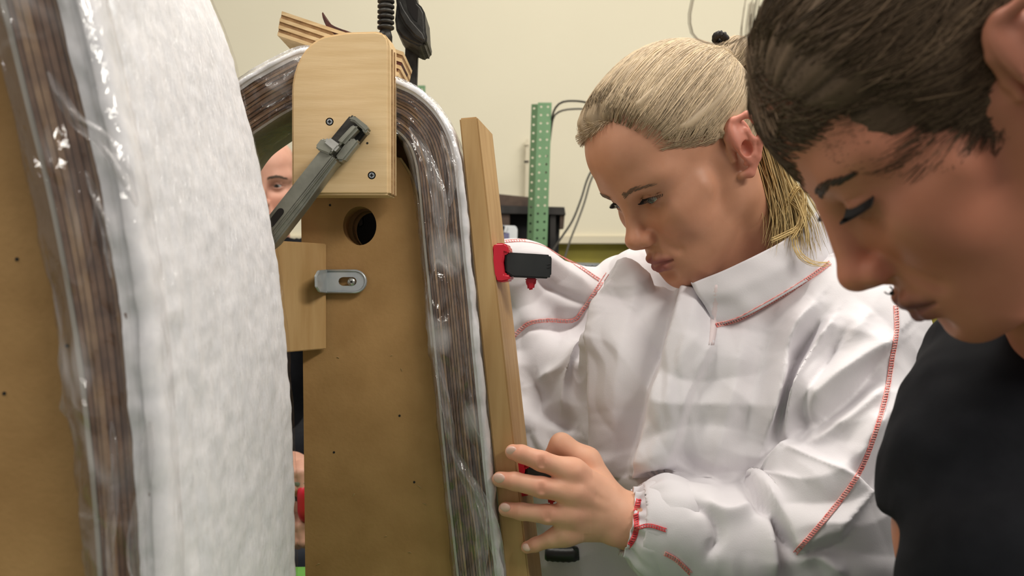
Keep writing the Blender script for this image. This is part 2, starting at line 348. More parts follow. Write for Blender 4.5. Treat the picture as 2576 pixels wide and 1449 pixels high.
# middle form
D2 = .845
po = [(1300, 1765), (1277, 1560), (1263, 1449), (1250, 1330), (1236, 1200), (1221, 1050), (1207, 900), (1193, 750), (1178, 600), (1166, 470), (1154, 385), (1132, 320), (1096, 266), (1050, 227), (1000, 203), (945, 178), (890, 158), (835, 141), (765, 126), (690, 158), (610, 205), (520, 275), (455, 380), (420, 520), (395, 800), (370, 1300), (355, 1765)]
o2 = catmull(np.array([W(x, y, D2)[[0, 2]] for x, y in po]), 190)
lam2 = thing('bent_laminate', (-.1, .95, BZ), 'arched brown veneer stack wrapped in crinkled clear film behind the pale plywood plate', 'laminate')
o2i = o2-normals2(o2)*.004
th2 = lambda s: .042+.005*np.clip((s-.40)/.12, 0, 1)
laminate(o2i, D2, .94, th2, 15, lam2, 1, .005, .15, 4.1, (2, 6, 7, 11), wr=1.0)
film_fold(lam2, [(1135, 1120), (1168, 1190), (1200, 1260), (1212, 1350), (1208, 1480)], 34, D2-.011, 2.2)
film_fold(lam2, [(1185, 1200), (1222, 1285), (1248, 1370), (1268, 1470)], 36, D2-.012, 4.6)
film_fold(lam2, [(1092, 860), (1112, 970), (1128, 1060), (1140, 1150)], 26, D2-.010, 8.3)
film_fold(lam2, [(1030, 320), (1075, 400), (1105, 500), (1110, 620)], 40, D2-.012, 5.9)
film_fold(lam2, [(1110, 330), (1140, 430), (1130, 520)], 26, D2-.011, 9.9)
form2 = thing('bending_form', (-.1, .95, BZ), 'upright fibreboard former with round hole under the arch', 'former')
mo = [(757, 1765), (768, 1449), (762, 900), (756, 420), (800, 375), (900, 365), (965, 375), (1003, 397), (1030, 440), (1046, 495), (1056, 560), (1070, 680), (1084, 800), (1097, 930), (1109, 1050), (1120, 1150), (1130, 1250), (1146, 1449), (1176, 1765)]
D3 = .862
P = np.array([W(x, y, D3) for x, y in mo]); hole = ring_pts(W(905, 568, D3), 42/F*D3, 49/F*D3, 32)[::-1]
mk('former_panel', *holed(P, [hole], (0, .028, 0)), 'mdf', form2)
# paler sawn edge strip along the former's curved side
e = catmull(np.array([W(x, y, D3-.0003) for x, y in mo[7:]]), 60); nrm = normals2(e[:, [0, 2]])
e2 = e.copy(); e2[:, 0] += .0026; e3 = np.concatenate([e, e2[::-1]])
mk('sawn_edge', *prism(e3, e3+np.array([0, .027, 0])), 'mdf_edge', form2)
mo2 = [(x, y) for x, y in mo[:4]]+[(800, 318), (900, 292), (965, 300), (1018, 335), (1052, 395), (1068, 480)]+[(x+8, y) for x, y in mo[11:]]
P2 = np.array([W(x, y, D3) for x, y in mo2])+np.array([0, .05, 0]); mk('former_panel', *holed(P2, [hole+np.array([0, .05, 0])], (0, .026, 0)), 'mdf', form2)
for q in ((850, 420), (1000, 1000), (820, 1200)): mk('spacer_bar', *boxw(W(*q, D3)+np.array([0, .039, 0]), (.04, .022, .04)), 'pine', form2)
for x, y in ((830, 516), (1042, 1213), (1005, 1046), (840, 1138)): mk('nail_hole', *disc(W(x, y, D3-.0004), .0012, (0, .002, 0), 10), 'dark_slot', form2)
for (x, y, a, ln) in ((1055, 1225, .7, 14), (890, 1245, -.9, 9), (1068, 1268, .6, 12), (850, 900, .3, 7), (985, 895, -.2, 6), (1010, 930, 1.3, 8), (940, 1450, .4, 10), (970, 1350, -.3, 8), (1030, 1390, .2, 9), (800, 1420, -.4, 12)):
    c = W(x, y, D3-.0003); v = np.array([math.cos(a), 0, -math.sin(a)])*ln/F*D3
    mk('wood_fleck', *tube([c-v/2, c+v*.1+np.array([0, 0, .0006]), c+v/2], [.0003, .0007, .0003], 5), 'mdf_edge', form2)

# plywood plate on the front of the arch, with two screws
plate = thing('plywood_plate', W(865, 490, .83), 'pale plywood plate with rounded top, screwed to the arch front', 'plate')
pp = [(733, 490), (733, 232)]+[(733+107*(1-math.cos(t)), 232-146*math.sin(t)) for t in np.linspace(.15, 1.35, 8)]+[(870, 80), (945, 78), (964, 82), (975, 94), (979, 115), (979, 490)]
mk('board', *trace(pp, .812, (.0032, .032, 0)), 'ply_face', plate, bev=.0022, seg=3)
e = [(979.6, 120), (979.6, 488)]
for k in (0.30, .62):
    A = W(979.5, 118, .812)+np.array([.0032, .032, 0])*k; B = W(979.5, 487, .812)+np.array([.0032, .032, 0])*k
    mk('ply_line', *tube([A, B], .0011, 6), 'ply_dark', plate)
for x, y in ((829, 306), (935, 441)):
    c = W(x, y, .8118); s_ = mk('screw', *cat(disc(c, .0034, (0, .003, 0), 18)), 'zinc', plate, bev=.0006)
    mk('screw_recess', *cat(boxw(c-[0, .0002, 0], (.0034, .001, .0009)), boxw(c-[0, .0002, 0], (.0009, .001, .0034))), 'dark_slot', s_)
    mk('countersink', *disc(c+np.array([0, .0002, 0]), .0039, (0, .003, 0), 18), 'ply_dark', s_)
for x, y in ((924, 360), (822, 444)): mk('nail_hole', *disc(W(x, y, .8117), .0011, (0, .003, 0), 10), 'dark_slot', plate)

# block of plywood on top of the arch, seven plies
blk = thing('plywood_block', W(860, 120, .9), 'striped plywood offcut clamped on top of the arch', 'block')
ax = np.array([1, .335])/np.hypot(1, .335); pe = np.array([-.195, 1])/np.hypot(.195, 1)
for k in range(7):
    q0, q1 = k*62/7, (k+.98)*62/7; js = rng.uniform(-2, 2); je = rng.uniform(-2, 2)
    o = np.array([709, 28.])
    poly = [o+ax*js+pe*q0, o+ax*(322+je)+pe*q0, o+ax*(322+je)+pe*q1, o+ax*js+pe*q1]
    dd = .865+(.0012 if k % 2 else 0); mk('ply', *trace(poly, dd, (0, .075, 0)), 'ply_dark' if k % 2 else 'ply_light', blk)
ls = thing('leather_scrap', W(900, 90, .9), 'torn dark red leather scrap lying on the plywood offcut', 'leather')
path = catmull(np.array([(812, 30), (820, 48), (838, 64), (868, 76), (930, 98), (1012, 158)]), 26)
top = [W(x, y, .868) for x, y in path]; wd = [4+17*min(1, i/8) for i in range(26)]
V = []; 
for i, (x, y) in enumerate(path):
    jg = rng.uniform(-1.2, 1.2); a_ = W(x+jg, y+jg*.6, .866); b_ = W(x-wd[i]*.55+jg, y+wd[i], .866); V += [a_, b_, b_+np.array([0, .05, 0]), a_+np.array([0, .05, 0])]
f = [[i*4+q, i*4+(q+1) % 4, i*4+4+(q+1) % 4, i*4+4+q] for i in range(25) for q in range(4)]+[[0, 1, 2, 3], [100, 101, 102, 103]]
mk('leather', V, f, 'leather', ls)

# ------------------------------------------------------------------ clamps
fa = thing('f_clamp', W(800, 440, .79), 'grey steel clamp arm lying diagonally across the plywood plate', 'clamp')
uu = np.array([.62, -.784]); vv = np.array([.784, .62]); oo = np.array([682, 530.])
def CL(pts, d, th): return trace([oo+uu*a+vv*b for a, b in pts], d, (0, th, 0))
mk('arm', *CL([(-150, 2), (188, 2), (198, 4), (206, 22), (206, 39), (-150, 39)], .783, .024), 'steel', fa, bev=.0016)
mk('rail', *CL([(-150, 40), (205, 40), (205, 52), (150, 54), (60, 58), (-150, 60)], .786, .022), 'steel', fa, bev=.0018)
mk('rib', *CL([(-150, 37), (206, 37), (206, 43), (-150, 43)], .7815, .006), 'steel', fa, bev=.0012)
mk('head_plate', *CL([(200, 4), (312, 6), (318, 14), (318, 60), (312, 66), (210, 66), (201, 52)], .799, .012), 'iron', fa, bev=.0015)
mk('head_wall', *CL([(204, 42), (262, 40), (276, 54), (274, 66), (210, 66), (201, 52)], .788, .014), 'steel', fa, bev=.002)
mk('head_rim', *CL([(236, 20), (290, 24), (304, 30), (304, 44), (262, 41), (240, 40)], .786, .016), 'steel', fa, bev=.003, seg=3)
mk('head_rim', *CL([(300, 10), (312, 9), (318, 16), (318, 60), (312, 66), (296, 64), (303, 56), (305, 24)], .787, .016), 'steel', fa, bev=.002)
mk('boss', *CL([(196, -14), (222, -14), (226, -8), (228, 28), (202, 28), (192, -6)], .778, .022), 'steel', fa, bev=.003, seg=3)
mk('bright_face', *CL([(213, -6), (236, -4), (238, 34), (212, 32)], .7765, .012), 'steel_bright', fa, bev=.002)  # plate of brighter steel on the front of the boss
sl = [(12+10*math.cos(t)*1.0, 20+9*math.sin(t)) for t in np.linspace(-math.pi/2, math.pi/2, 7)]+[(-26+10*math.cos(t), 20+9*math.sin(t)) for t in np.linspace(math.pi/2, 3*math.pi/2, 7)]
mk('slot', *CL(sl, .7828, .002), 'dark_slot', fa)

fb = thing('f_clamp', W(1030, 210, .9), 'black iron screw clamp with threaded spindle standing above the arch', 'clamp')
DB = .952; bo = np.array([0, .011, 0])
q4 = [W(1020, 100, DB), W(1052, 96, DB), W(1040, 430, DB), W(1008, 430, DB)]; mk('bar', *hexa(q4, [q+bo for q in q4]), 'iron', fb, bev=.001)
mk('fixed_jaw', *trace([(1040, 420), (1008, 400), (930, 500), (840, 505), (838, 640), (965, 640), (1000, 560), (1040, 470)], .945, (0, .022, 0)), 'black', fb, bev=.003)
mk('jaw_glint', *trace([(893, 530), (912, 536), (915, 566), (903, 574)], .944, (0, .004, 0)), 'iron', fb, bev=.001)
pth = []; 
spn = [tube([W(972, -160, .885), W(970, 76, .885)], .0062, 14)]
for k in range(14):
    y = 70-k*13.2; c = W(970.3+.012*(70-y), y, .885)
    spn.append(tube([c+np.array([0, 0, -.0022]), c+np.array([0, 0, -.0009]), c+np.array([0, 0, .0009]), c+np.array([0, 0, .0022])], [.0062, .0090, .0090, .0062], 16))
spn.append(tube([W(970, 76, .885), W(969, 90, .885), W(968, 112, .885)], [.0055, .0075, .0078], 14))
mk('spindle', *cat(*spn), 'iron', fb, smooth=True)
hd = [(988, -60), (1035, -60), (1044, 0), (1060, 15), (1068, 30), (1071, 78), (1074, 92), (1072, 108), (1062, 116), (1050, 114), (1028, 104), (1008, 92), (996, 74), (993, 48), (997, 10)]
mk('sliding_jaw', *trace(hd, .905, (0, .06, 0)), 'iron', fb, bev=.003, seg=3)
mk('jaw_rib', *trace([(996, 2), (1008, -4), (1018, 20), (1036, 48), (1066, 82), (1072, 98), (1066, 108), (1040, 90), (1016, 62), (1002, 34)], .898, (0, .02, 0)), 'iron', fb, bev=.003, seg=3)
mk('jaw_hollow', *trace([(1018, -20), (1040, -20), (1046, 10), (1052, 20), (1050, 56), (1040, 48), (1026, 24)], .9045, (0, .002, 0)), 'dark_slot', fb)
mk('handle', *tube([W(972, -160, .885), W(972, -175, .885), W(972, -420, .885), W(972, -430, .885)], [.008, .016, .014, .009], 14), 'pine', fb, smooth=True)

def bar_clamp(name, label, dx, dy, d):
    t = thing(name, W(1310+dx, 700+dy, d), label, 'clamp', 'bar clamps on the upright batten')
    q = lambda pts: [(x+dx, y+dy) for x, y in pts]
    mk('jaw_pad', *trace(q([(1246, 612), (1268, 611), (1278, 618), (1281, 640), (1270, 636), (1265, 660), (1269, 690), (1284, 692), (1281, 706), (1262, 710), (1248, 708), (1241, 690), (1237, 655), (1238, 622)]), d-.012, (.004, .036, 0)), 'red_plastic', t, bev=.0028, seg=3)
    mk('jaw_lip', *trace(q([(1262, 614), (1281, 624), (1283, 636), (1272, 640)]), d-.008, (.003, .03, 0)), 'red_plastic', t, bev=.002)
    fr = [W(x+dx, y+dy, d-.006+k) for x, y, k in ((1271, 634, 0), (1384, 641, 0), (1388, 650, 0), (1387, 694, 0), (1380, 701, 0), (1290, 697, 0), (1272, 686, 0))]
    mk('jaw_body', *prism(np.array(fr), np.array(fr)+np.array([0, .03, 0])), 'black_plastic', t, bev=.0016)
    for k in range(2): mk('moulding_line', *tube([W(1385+dx, 664+dy+k*8, d-.0065), W(1377+dx, 666+dy+k*8, d-.0065)], .0006, 5), 'black', t)
    mk('release_knob', *trace(q([(1322, 698), (1352, 698), (1352, 706), (1346, 712), (1344, 728), (1328, 730), (1326, 714), (1320, 706)]), d+.002, (0, .014, 0)), 'red_plastic', t, bev=.0018)
    return t
bar_clamp('bar_clamp', 'red and black bar clamp jaw high on the upright batten, left of the face', 0, 0, .862)
bar_clamp('bar_clamp', 'red and black bar clamp jaw half hidden behind the fingers', 52, 540, .872)

# ------------------------------------------------------------------ batten, brace, bracket
TL, TR = (1155, 297), (1201, 293); BL, BR = (1303, 1765), (1366, 1765)
fr = [W(*BL, .849), W(*BR, .849), W(*TR, .849), W(*TL, .849)]
bk = [W(1333, 1700, .938)*1, W(1388, 1680, .938), W(1239, 335, .938), W(1197, 336, .938)]
bk[0][2] = bk[1][2] = fr[0][2]
setp(mk('upright_batten', *hexa(fr, bk), 'batten', bev=.0015), 'tall slanted wooden batten pressed against the outside of the arch', 'batten')
br = thing('brace_board', W(760, 880, .82), 'short pale board bridging the two forms behind the white felt', 'board')
A, B = np.array([-.262, .745]), np.array([-.1905, .8575]); zt, zb = CZ+.0455, CZ-.0625; nn = np.array([-.9, .45])*.02
fr = [(A[0], A[1], zb), (B[0], B[1], zb), (B[0], B[1], zt), (A[0], A[1], zt)]
mk('board', *hexa(fr, [(x+nn[0], y+nn[1]*0+.0, z) for x, y, z in fr]), 'batten', br, bev=.0008)
bt = thing('angle_bracket', W(860, 738, .86), 'zinc angle bracket with slotted hole below the round hole', 'bracket')
dq = .8545
sp = [(818, 678), (892, 678)]+[(892+31*math.sin(t), 708-30*math.cos(t)) for t in np.linspace(.2, math.pi-.2, 9)]+[(892, 738), (818, 738)]
slot = [(862, 697)]+[(886+11*math.sin(t), 708-11*math.cos(t)) for t in np.linspace(.1, math.pi-.1, 7)]+[(862, 719)]+[(860-9*math.sin(t), 708+10*math.cos(t)) for t in np.linspace(.2, math.pi-.2, 5)]
mk('plate', *holed([W(x, y, dq) for x, y in sp], [[W(x, y, dq) for x, y in slot[::-1]]], (0, .0025, 0)), 'zinc', bt)
rim = [W(x, y, dq-.0002) for x, y in [(820, 681), (892, 681)]+[(892+27.5*math.sin(t), 708-27*math.cos(t)) for t in np.linspace(.15, math.pi-.15, 10)]+[(892, 735), (820, 735)]]
mk('raised_rim', *tube(rim, .0014, 8), 'zinc', bt, smooth=True)
fl = [W(818, 678, dq), W(818, 738, dq), W(800, 735, dq-.034), W(791, 722, dq-.04), W(790, 694, dq-.04), W(798, 680, dq-.034)]
mk('short_leg', *prism(np.array(fl), np.array(fl)+np.array([.0024, .0006, 0])), 'zinc', bt, bev=.0006)
mk('fold_edge', *tube([W(818.5, 679, dq-.0008), W(818.5, 737, dq-.0008)], .0012, 8), 'zinc', bt)
mk('screw', *ball(W(884, 709, dq-.0002), (.0042, .0018, .0042)), 'steel_bright', bt, smooth=True)
mk('screw_recess', *boxw(W(884, 709, dq-.0022), (.0022, .0012, .0022)), 'dark_slot', bt)

# green machine part and black handle seen under the hand
gp = thing('press_frame', W(1353, 1449, .985), 'dark green steel upright glimpsed under the spread fingers', 'frame')
mk('upright', *trace([(1334, 1190), (1372, 1190), (1372, 1790), (1334, 1790)], .985, (0, .03, 0)), 'dark_green', gp, bev=.002)
gh = thing('clamp_handle', W(1415, 1410, .96), 'black ribbed grip lying below the little finger', 'handle')
mk('grip', *tube(catmull(np.array([W(1372, 1392, .96), W(1400, 1394, .958), W(1430, 1395, .956), W(1456, 1392, .955)]), 14), [.007, .0088, .0082, .009, .0084, .009, .0084, .009, .0084, .009, .0084, .009, .0078, .005], 12), 'black_plastic', gh, smooth=True)
mk('guard', *trace([(1440, 1376), (1456, 1380), (1458, 1412), (1446, 1408)], .95, (0, .012, 0)), 'black_plastic', gh, bev=.001)
# ------------------------------------------------------------------ background things
def perforated(x0, x1, y0, n, pitch, cols, d, hr, skew=0, hv=0):     # steel strip with a grid of real holes, pixel layout at distance d
    # cols: hole centres (pixel x) ; one cell per column and row
    xs = [x0]+[(cols[i]+cols[i+1])/2 for i in range(len(cols)-1)]+[x1]; V = []; f = []
    for r in range(n):
        ya, yb = y0+r*pitch, y0+(r+1)*pitch
        for c, cx in enumerate(cols):
            k = len(V); xa, xb = xs[c], xs[c+1]; yc = (ya+yb)/2; q = []
            for t in range(8):
                an = math.pi/4*t+math.pi/8; q.append((cx+hr*math.cos(an), yc+hr*math.sin(an)))
            cor = [(xb, yb), (xa, yb), (xa, ya), (xb, ya)]
            V += [W(x+skew*(y-y0), y, d+hv*(x-x0)) for x, y in cor+q]
            for s in range(4):
                o0 = k+4+(2*s) % 8; o1 = k+4+(2*s+1) % 8; o2_ = k+4+(2*s+2) % 8
                f += [[k+s, o0, o1], [k+s, o1, k+(s+1) % 4], [k+(s+1) % 4, o1, o2_]]
    V = np.array(V); n0 = len(V); V = np.concatenate([V, V+np.array([0, .004, 0])]); f2 = [[i+n0 for i in q[::-1]] for q in f]
    for k in range(0, n0, 12):
        f2 += [[k+4+i, k+4+(i+1) % 8, n0+k+4+(i+1) % 8, n0+k+4+i] for i in range(8)]
    return V, f+f2
def post(name, label, dx, dy, d, n=21, full=True):
    t = thing(name, (W(1360+dx, 700, d)[0], d, 0), label, 'post', 'green perforated posts')
    mk('web', *perforated(1353+dx, 1388+dx, 258+dy, n, 20.7, [1362+dx, 1379+dx], d, 3.0, -.032), 'green_paint', t)
    mk('flange', *perforated(1337+dx, 1353+dx, 262+dy, n, 20.7, [1344+dx], d+.03, 3.0, -.032, -.0018), 'green_paint', t)
    y1 = 258+dy+n*20.7; a = W(1337+dx-.032*n*20.7, y1, d); b = W(1388+dx-.032*n*20.7, y1, d)
    mk('lower_leg', *hexa([(a[0], d, .0), (b[0], d, .0), b, a], [(a[0], d+.004, .0), (b[0], d+.004, .0), b+np.array([0, .004, 0]), a+np.array([0, .004, 0])]), 'green_paint', t)
post('rack_post', 'green perforated steel post standing in front of the cream wall', 0, 0, 2.45)
post('rack_post', 'green post tip just showing above the right shoulder of the arch', -318, -43, 2.6)

cab = thing('steel_rack', (W(1340, 700, 2.55)[0], 2.6, 0), 'brown steel rack with dark openings behind the green post', 'rack')
mk('top_sheet', *trace([(1235, 486), (1332, 496), (1332, 530), (1235, 524)], 2.62, (0, .03, 0)), 'rust_steel', cab)
mk('beam', *trace([(1235, 516), (1420, 521), (1423, 540), (1235, 536)], 2.56, (0, .08, 0)), 'dark_steel', cab)
mk('upright', *trace([(1258, 530), (1282, 532), (1282, 640), (1258, 640)], 2.57, (0, .05, 0)), 'rust_steel', cab)
mk('upright', *trace([(1384, 536), (1398, 536), (1398, 660), (1384, 660)], 2.57, (0, .05, 0)), 'dark_steel', cab)
mk('upright', *trace([(1410, 536), (1421, 536), (1418, 574), (1408, 574)], 2.57, (0, .05, 0)), 'rust_steel', cab)
mk('back_sheet', *trace([(1235, 530), (1410, 535), (1404, 660), (1235, 660)], 2.64, (0, .02, 0)), 'black', cab)
c0 = W(1235, 660, 2.6); c1 = W(1410, 660, 2.6)
mk('base', *hexa([(c0[0], 2.56, 0), (c1[0], 2.56, 0), (c1[0], 2.56, c0[2]), (c0[0], 2.56, c0[2])], [(c0[0], 2.66, 0), (c1[0], 2.66, 0), (c1[0], 2.66, c0[2]), (c0[0], 2.66, c0[2])]), 'dark_steel', cab)
dv = thing('bench_instrument', W(1278, 603, 2.2), 'small white and violet device beside the batten', 'device')
mk('case', *trace([(1245, 566), (1298, 568), (1302, 578), (1301, 604), (1245, 604)], 2.22, (0, .08, 0)), 'white_plastic', dv, bev=.002)
mk('front_panel', *trace([(1248, 584), (1281, 586), (1281, 603), (1248, 603)], 2.217, (0, .006, 0)), 'violet_panel', dv)
mk('vent', *trace([(1250, 568), (1270, 568), (1267, 582), (1250, 580)], 2.217, (0, .006, 0)), 'black', dv)
mk('handle', *trace([(1272, 569), (1278, 569), (1272, 584), (1267, 584)], 2.214, (0, .006, 0)), 'white_plastic', dv)
mk('foot_shelf', *boxw((W(1275, 607, 2.26)[0], 2.27, W(1275, 608, 2.26)[2]/2), (.07, .12, W(1275, 605, 2.26)[2])), 'dark_steel', dv)
def cable(label, pts, d, r, m): 
    P = catmull(np.array([W(x, y, d+e) for x, y, e in pts]), 90)
    setp(mk('cable', *tube(P, r, 8), m, smooth=True), label, 'cable', 'cables by the green post')
cable('black cable looping highest off the green post and hanging down behind the forehead', [(1374, 420, .04), (1386, 320, .0), (1393, 280, -.02), (1408, 260, -.03), (1432, 254, -.03), (1475, 258, 0), (1530, 280, .05), (1545, 330, .08), (1515, 385, .08), (1480, 445, .08), (1462, 500, .06), (1440, 555, .03), (1412, 598, 0), (1385, 640, -.06), (1362, 690, -.1), (1350, 900, -.12)], 2.46, .0032, 'cable')
cable('dark cable of the lower loop, coloured greyer for the light on it, beside the green post, hanging right of the black one', [(1373, 440, .04), (1385, 340, .0), (1393, 294, -.01), (1407, 281, -.02), (1432, 275, -.02), (1478, 276, 0), (1525, 296, .03), (1542, 345, .05), (1518, 398, .06), (1488, 450, .06), (1470, 510, .05), (1452, 560, .03), (1436, 600, 0), (1420, 650, -.06), (1404, 700, -.1), (1390, 900, -.12)], 2.54, .003, 'cable_lit')
cd_ = thing('wall_conduit', W(1326, 620, 2.96), 'thin cream conduit strip fixed on the wall left of the green post', 'conduit')
mk('strip', *trace([(1323, 350), (1330, 350), (1327, 640), (1319, 640)], 2.96, (0, .03, 0)), 'bare_paint', cd_)
mk('clip', *trace([(1319, 404), (1330, 404), (1330, 407), (1319, 407)], 2.955, (0, .03, 0)), 'dark_steel', cd_)
mk('clip', *trace([(1319, 362), (1330, 362), (1330, 365), (1319, 365)], 2.955, (0, .03, 0)), 'bare_paint', cd_)
rl = thing('tool_rail', W(1490, 690, 2.9), 'grey tool rail with small hooks under the cream wall', 'rail')
mk('rail', *trace([(1420, 660), (1580, 664), (1580, 672), (1420, 668)], 2.9, (0, .12, 0)), 'zinc', rl)
for x in (1462, 1473, 1490, 1502): mk('hook', *tube([W(x, 668, 2.9), W(x, 690, 2.9), W(x+3, 697, 2.88), W(x+6, 690, 2.87)], .003, 6), 'cable', rl)
bx = thing('tool_case', W(1530, 720, 2.8), 'black tool case behind the white shoulder', 'case')
mk('body', *trace([(1516, 660), (1575, 656), (1590, 800), (1495, 800)], 2.78, (0, .1, 0)), 'black_plastic', bx, bev=.01)
mk('stand', *boxw((W(1545, 800, 2.83)[0], 2.83, W(1545, 798, 2.83)[2]/2), (.1, .08, W(1545, 800, 2.83)[2])), 'dark_steel', bx)
# ------------------------------------------------------------------ signed-distance sculpting for people
class Vol:
    def __init__(s, lo, hi, h):
        s.lo = np.array(lo, float); s.h = h; n = np.ceil((np.array(hi)-s.lo)/h).astype(int)+1
        s.D = np.full(n, .5, np.float32); s.ax = [(s.lo[i]+h*np.arange(n[i])).astype(np.float32) for i in range(3)]
    def op(s, fn, lo, hi, k=.004, mode='add'):
        pad = k+3*s.h; sl = []
        for i in range(3):
            a = max(0, int((lo[i]-pad-s.lo[i])/s.h)); b = min(len(s.ax[i]), int((hi[i]+pad-s.lo[i])/s.h)+2)
            if b <= a: return
            sl.append(slice(a, b))
        sl = tuple(sl); X, Y, Z = s.ax[0][sl[0]][:, None, None], s.ax[1][sl[1]][None, :, None], s.ax[2][sl[2]][None, None, :]
        d = fn(X, Y, Z); a = s.D[sl]
        if mode == 'add':
            h = np.maximum(k-np.abs(a-d), 0)/k; s.D[sl] = np.minimum(a, d)-h*h*k*.25
        else:
            d = -d; h = np.maximum(k-np.abs(a-d), 0)/k; s.D[sl] = np.maximum(a, d)+h*h*k*.25
    def cone(s, a, b, ra, rb=None, k=.006, mode='add'):
        rb = ra if rb is None else rb; a = np.array(a, np.float32); b = np.array(b, np.float32); ab = b-a; L = float(ab@ab)+1e-12; r = max(ra, rb)
        def fn(X, Y, Z):
            t = np.clip(((X-a[0])*ab[0]+(Y-a[1])*ab[1]+(Z-a[2])*ab[2])/L, 0, 1)
            return np.sqrt((X-a[0]-t*ab[0])**2+(Y-a[1]-t*ab[1])**2+(Z-a[2]-t*ab[2])**2)-(ra+(rb-ra)*t)
        s.op(fn, np.minimum(a, b)-r, np.maximum(a, b)+r, k, mode)
    def chain(s, P, R, k=.004, mode='add'):
        for i in range(len(P)-1): s.cone(P[i], P[i+1], R[i], R[i+1], k, mode)
    def ell(s, c, r, k=.01, mode='add', R=None):
        c = np.array(c, np.float32); r = np.array(r, np.float32); R = np.eye(3, dtype=np.float32) if R is None else np.array(R, np.float32); m = float(r.max())
        def fn(X, Y, Z):
            x, y, z = X-c[0], Y-c[1], Z-c[2]
            p = [x*R[0, i]+y*R[1, i]+z*R[2, i] for i in range(3)]
            k0 = np.sqrt(sum((p[i]/r[i])**2 for i in range(3))); k1 = np.sqrt(sum((p[i]/r[i]**2)**2 for i in range(3)))+1e-9
            return k0*(k0-1)/k1
        e = np.abs(R)@r; s.op(fn, c-e, c+e, k, mode)
    def half(s, p, n, k=.004):             # cut away everything on the side n points to
        p = np.array(p, float); n = np.array(n, float)/np.linalg.norm(n); X, Y, Z = s.ax[0][:, None, None], s.ax[1][None, :, None], s.ax[2][None, None, :]
        d = ((X-p[0])*n[0]+(Y-p[1])*n[1]+(Z-p[2])*n[2]).astype(np.float32); h = np.maximum(k-np.abs(s.D-d), 0)/k; s.D = np.maximum(s.D, d)+h*h*k*.25
    def at(s, P):
        i = np.clip(np.round((np.asarray(P)-s.lo)/s.h).astype(int), 0, np.array(s.D.shape)-1); return s.D[i[..., 0], i[..., 1], i[..., 2]]
    def hit(s, px, py, d0, d1):           # first surface point along the sight line through a pixel
        d = np.arange(d0, d1, s.h*.25); P = np.array([W(px, py, q) for q in d]); v = s.at(P) < 0; i = np.argmax(v)
        return P[i] if v.any() else W(px, py, (d0+d1)/2)
    def mesh(s, smooth=0):
        D = s.D; S = D < 0; nx, ny, nz = D.shape; cor = [(a, b, c) for a in (0, 1) for b in (0, 1) for c in (0, 1)]
        cnt = np.zeros((nx-1, ny-1, nz-1), np.uint8)
        for a, b, c in cor: cnt += S[a:nx-1+a, b:ny-1+b, c:nz-1+c]
        act = (cnt > 0) & (cnt < 8); idx = np.full(act.shape, -1, np.int32); I = np.argwhere(act); idx[act] = np.arange(len(I))
        acc = np.zeros((len(I), 3)); num = np.zeros(len(I)); val = {c: D[I[:, 0]+c[0], I[:, 1]+c[1], I[:, 2]+c[2]] for c in cor}
        for c in cor:
            for ax in range(3):
                if c[ax] == 0:
                    e = list(c); e[ax] = 1; va, vb = val[c], val[tuple(e)]; m = (va < 0) != (vb < 0); t = np.where(m, va/(va-vb+1e-12), 0)
                    p = np.zeros((len(I), 3)); p += c; p[:, ax] = t; acc += p*m[:, None]; num += m
        V = s.lo+s.h*(I+acc/num[:, None]); Q = []
        for ax in range(3):
            b, c = (ax+1) % 3, (ax+2) % 3; A = np.moveaxis(S, (ax, b, c), (0, 1, 2)); ch = A[:-1, 1:-1, 1:-1] != A[1:, 1:-1, 1:-1]
            E = np.argwhere(ch); sg = A[:-1, 1:-1, 1:-1][ch]; E[:, 1:] += 1; J = np.moveaxis(idx, (ax, b, c), (0, 1, 2))
            q = np.stack([J[E[:, 0], E[:, 1]-1, E[:, 2]-1], J[E[:, 0], E[:, 1], E[:, 2]-1], J[E[:, 0], E[:, 1], E[:, 2]], J[E[:, 0], E[:, 1]-1, E[:, 2]]], 1)
            q[~sg] = q[~sg][:, ::-1]; Q.append(q)
        Q = np.concatenate(Q); Q = Q[(Q >= 0).all(1)]
        for _ in range(smooth): V = lap(V, Q, .5)
        return V, Q
def lap(V, Q, f):
    s = np.zeros_like(V); n = np.zeros(len(V))
    for a, b in ((0, 1), (1, 2), (2, 3), (3, 0)):
        for i, j in ((a, b), (b, a)):
            for q in range(3): s[:, q] += np.bincount(Q[:, i], V[Q[:, j], q], len(V))
            n += np.bincount(Q[:, i], minlength=len(V))
    return V+f*(s/np.maximum(n, 1)[:, None]-V)
def vnormals(V, Q):
    fn = np.cross(V[Q[:, 2]]-V[Q[:, 0]], V[Q[:, 3]]-V[Q[:, 1]]); n = np.zeros_like(V)
    for i in range(4):
        for q in range(3): n[:, q] += np.bincount(Q[:, i], fn[:, q], len(V))
    return n/(np.linalg.norm(n, axis=1)[:, None]+1e-12)
def joinq(parts):
    V = []; Q = []; C = []; k = 0
    for v, q, c in parts: V.append(v); Q.append(q+k); C.append(c); k += len(v)
    return np.concatenate(V), np.concatenate(Q), np.concatenate(C)
def bump3(p, c, r): return np.exp(-(((p-np.array(c))/np.array(r))**2).sum(1))
def mixc(col, c, w): return col*(1-w[:, None])+np.array(c)[None]*w[:, None]

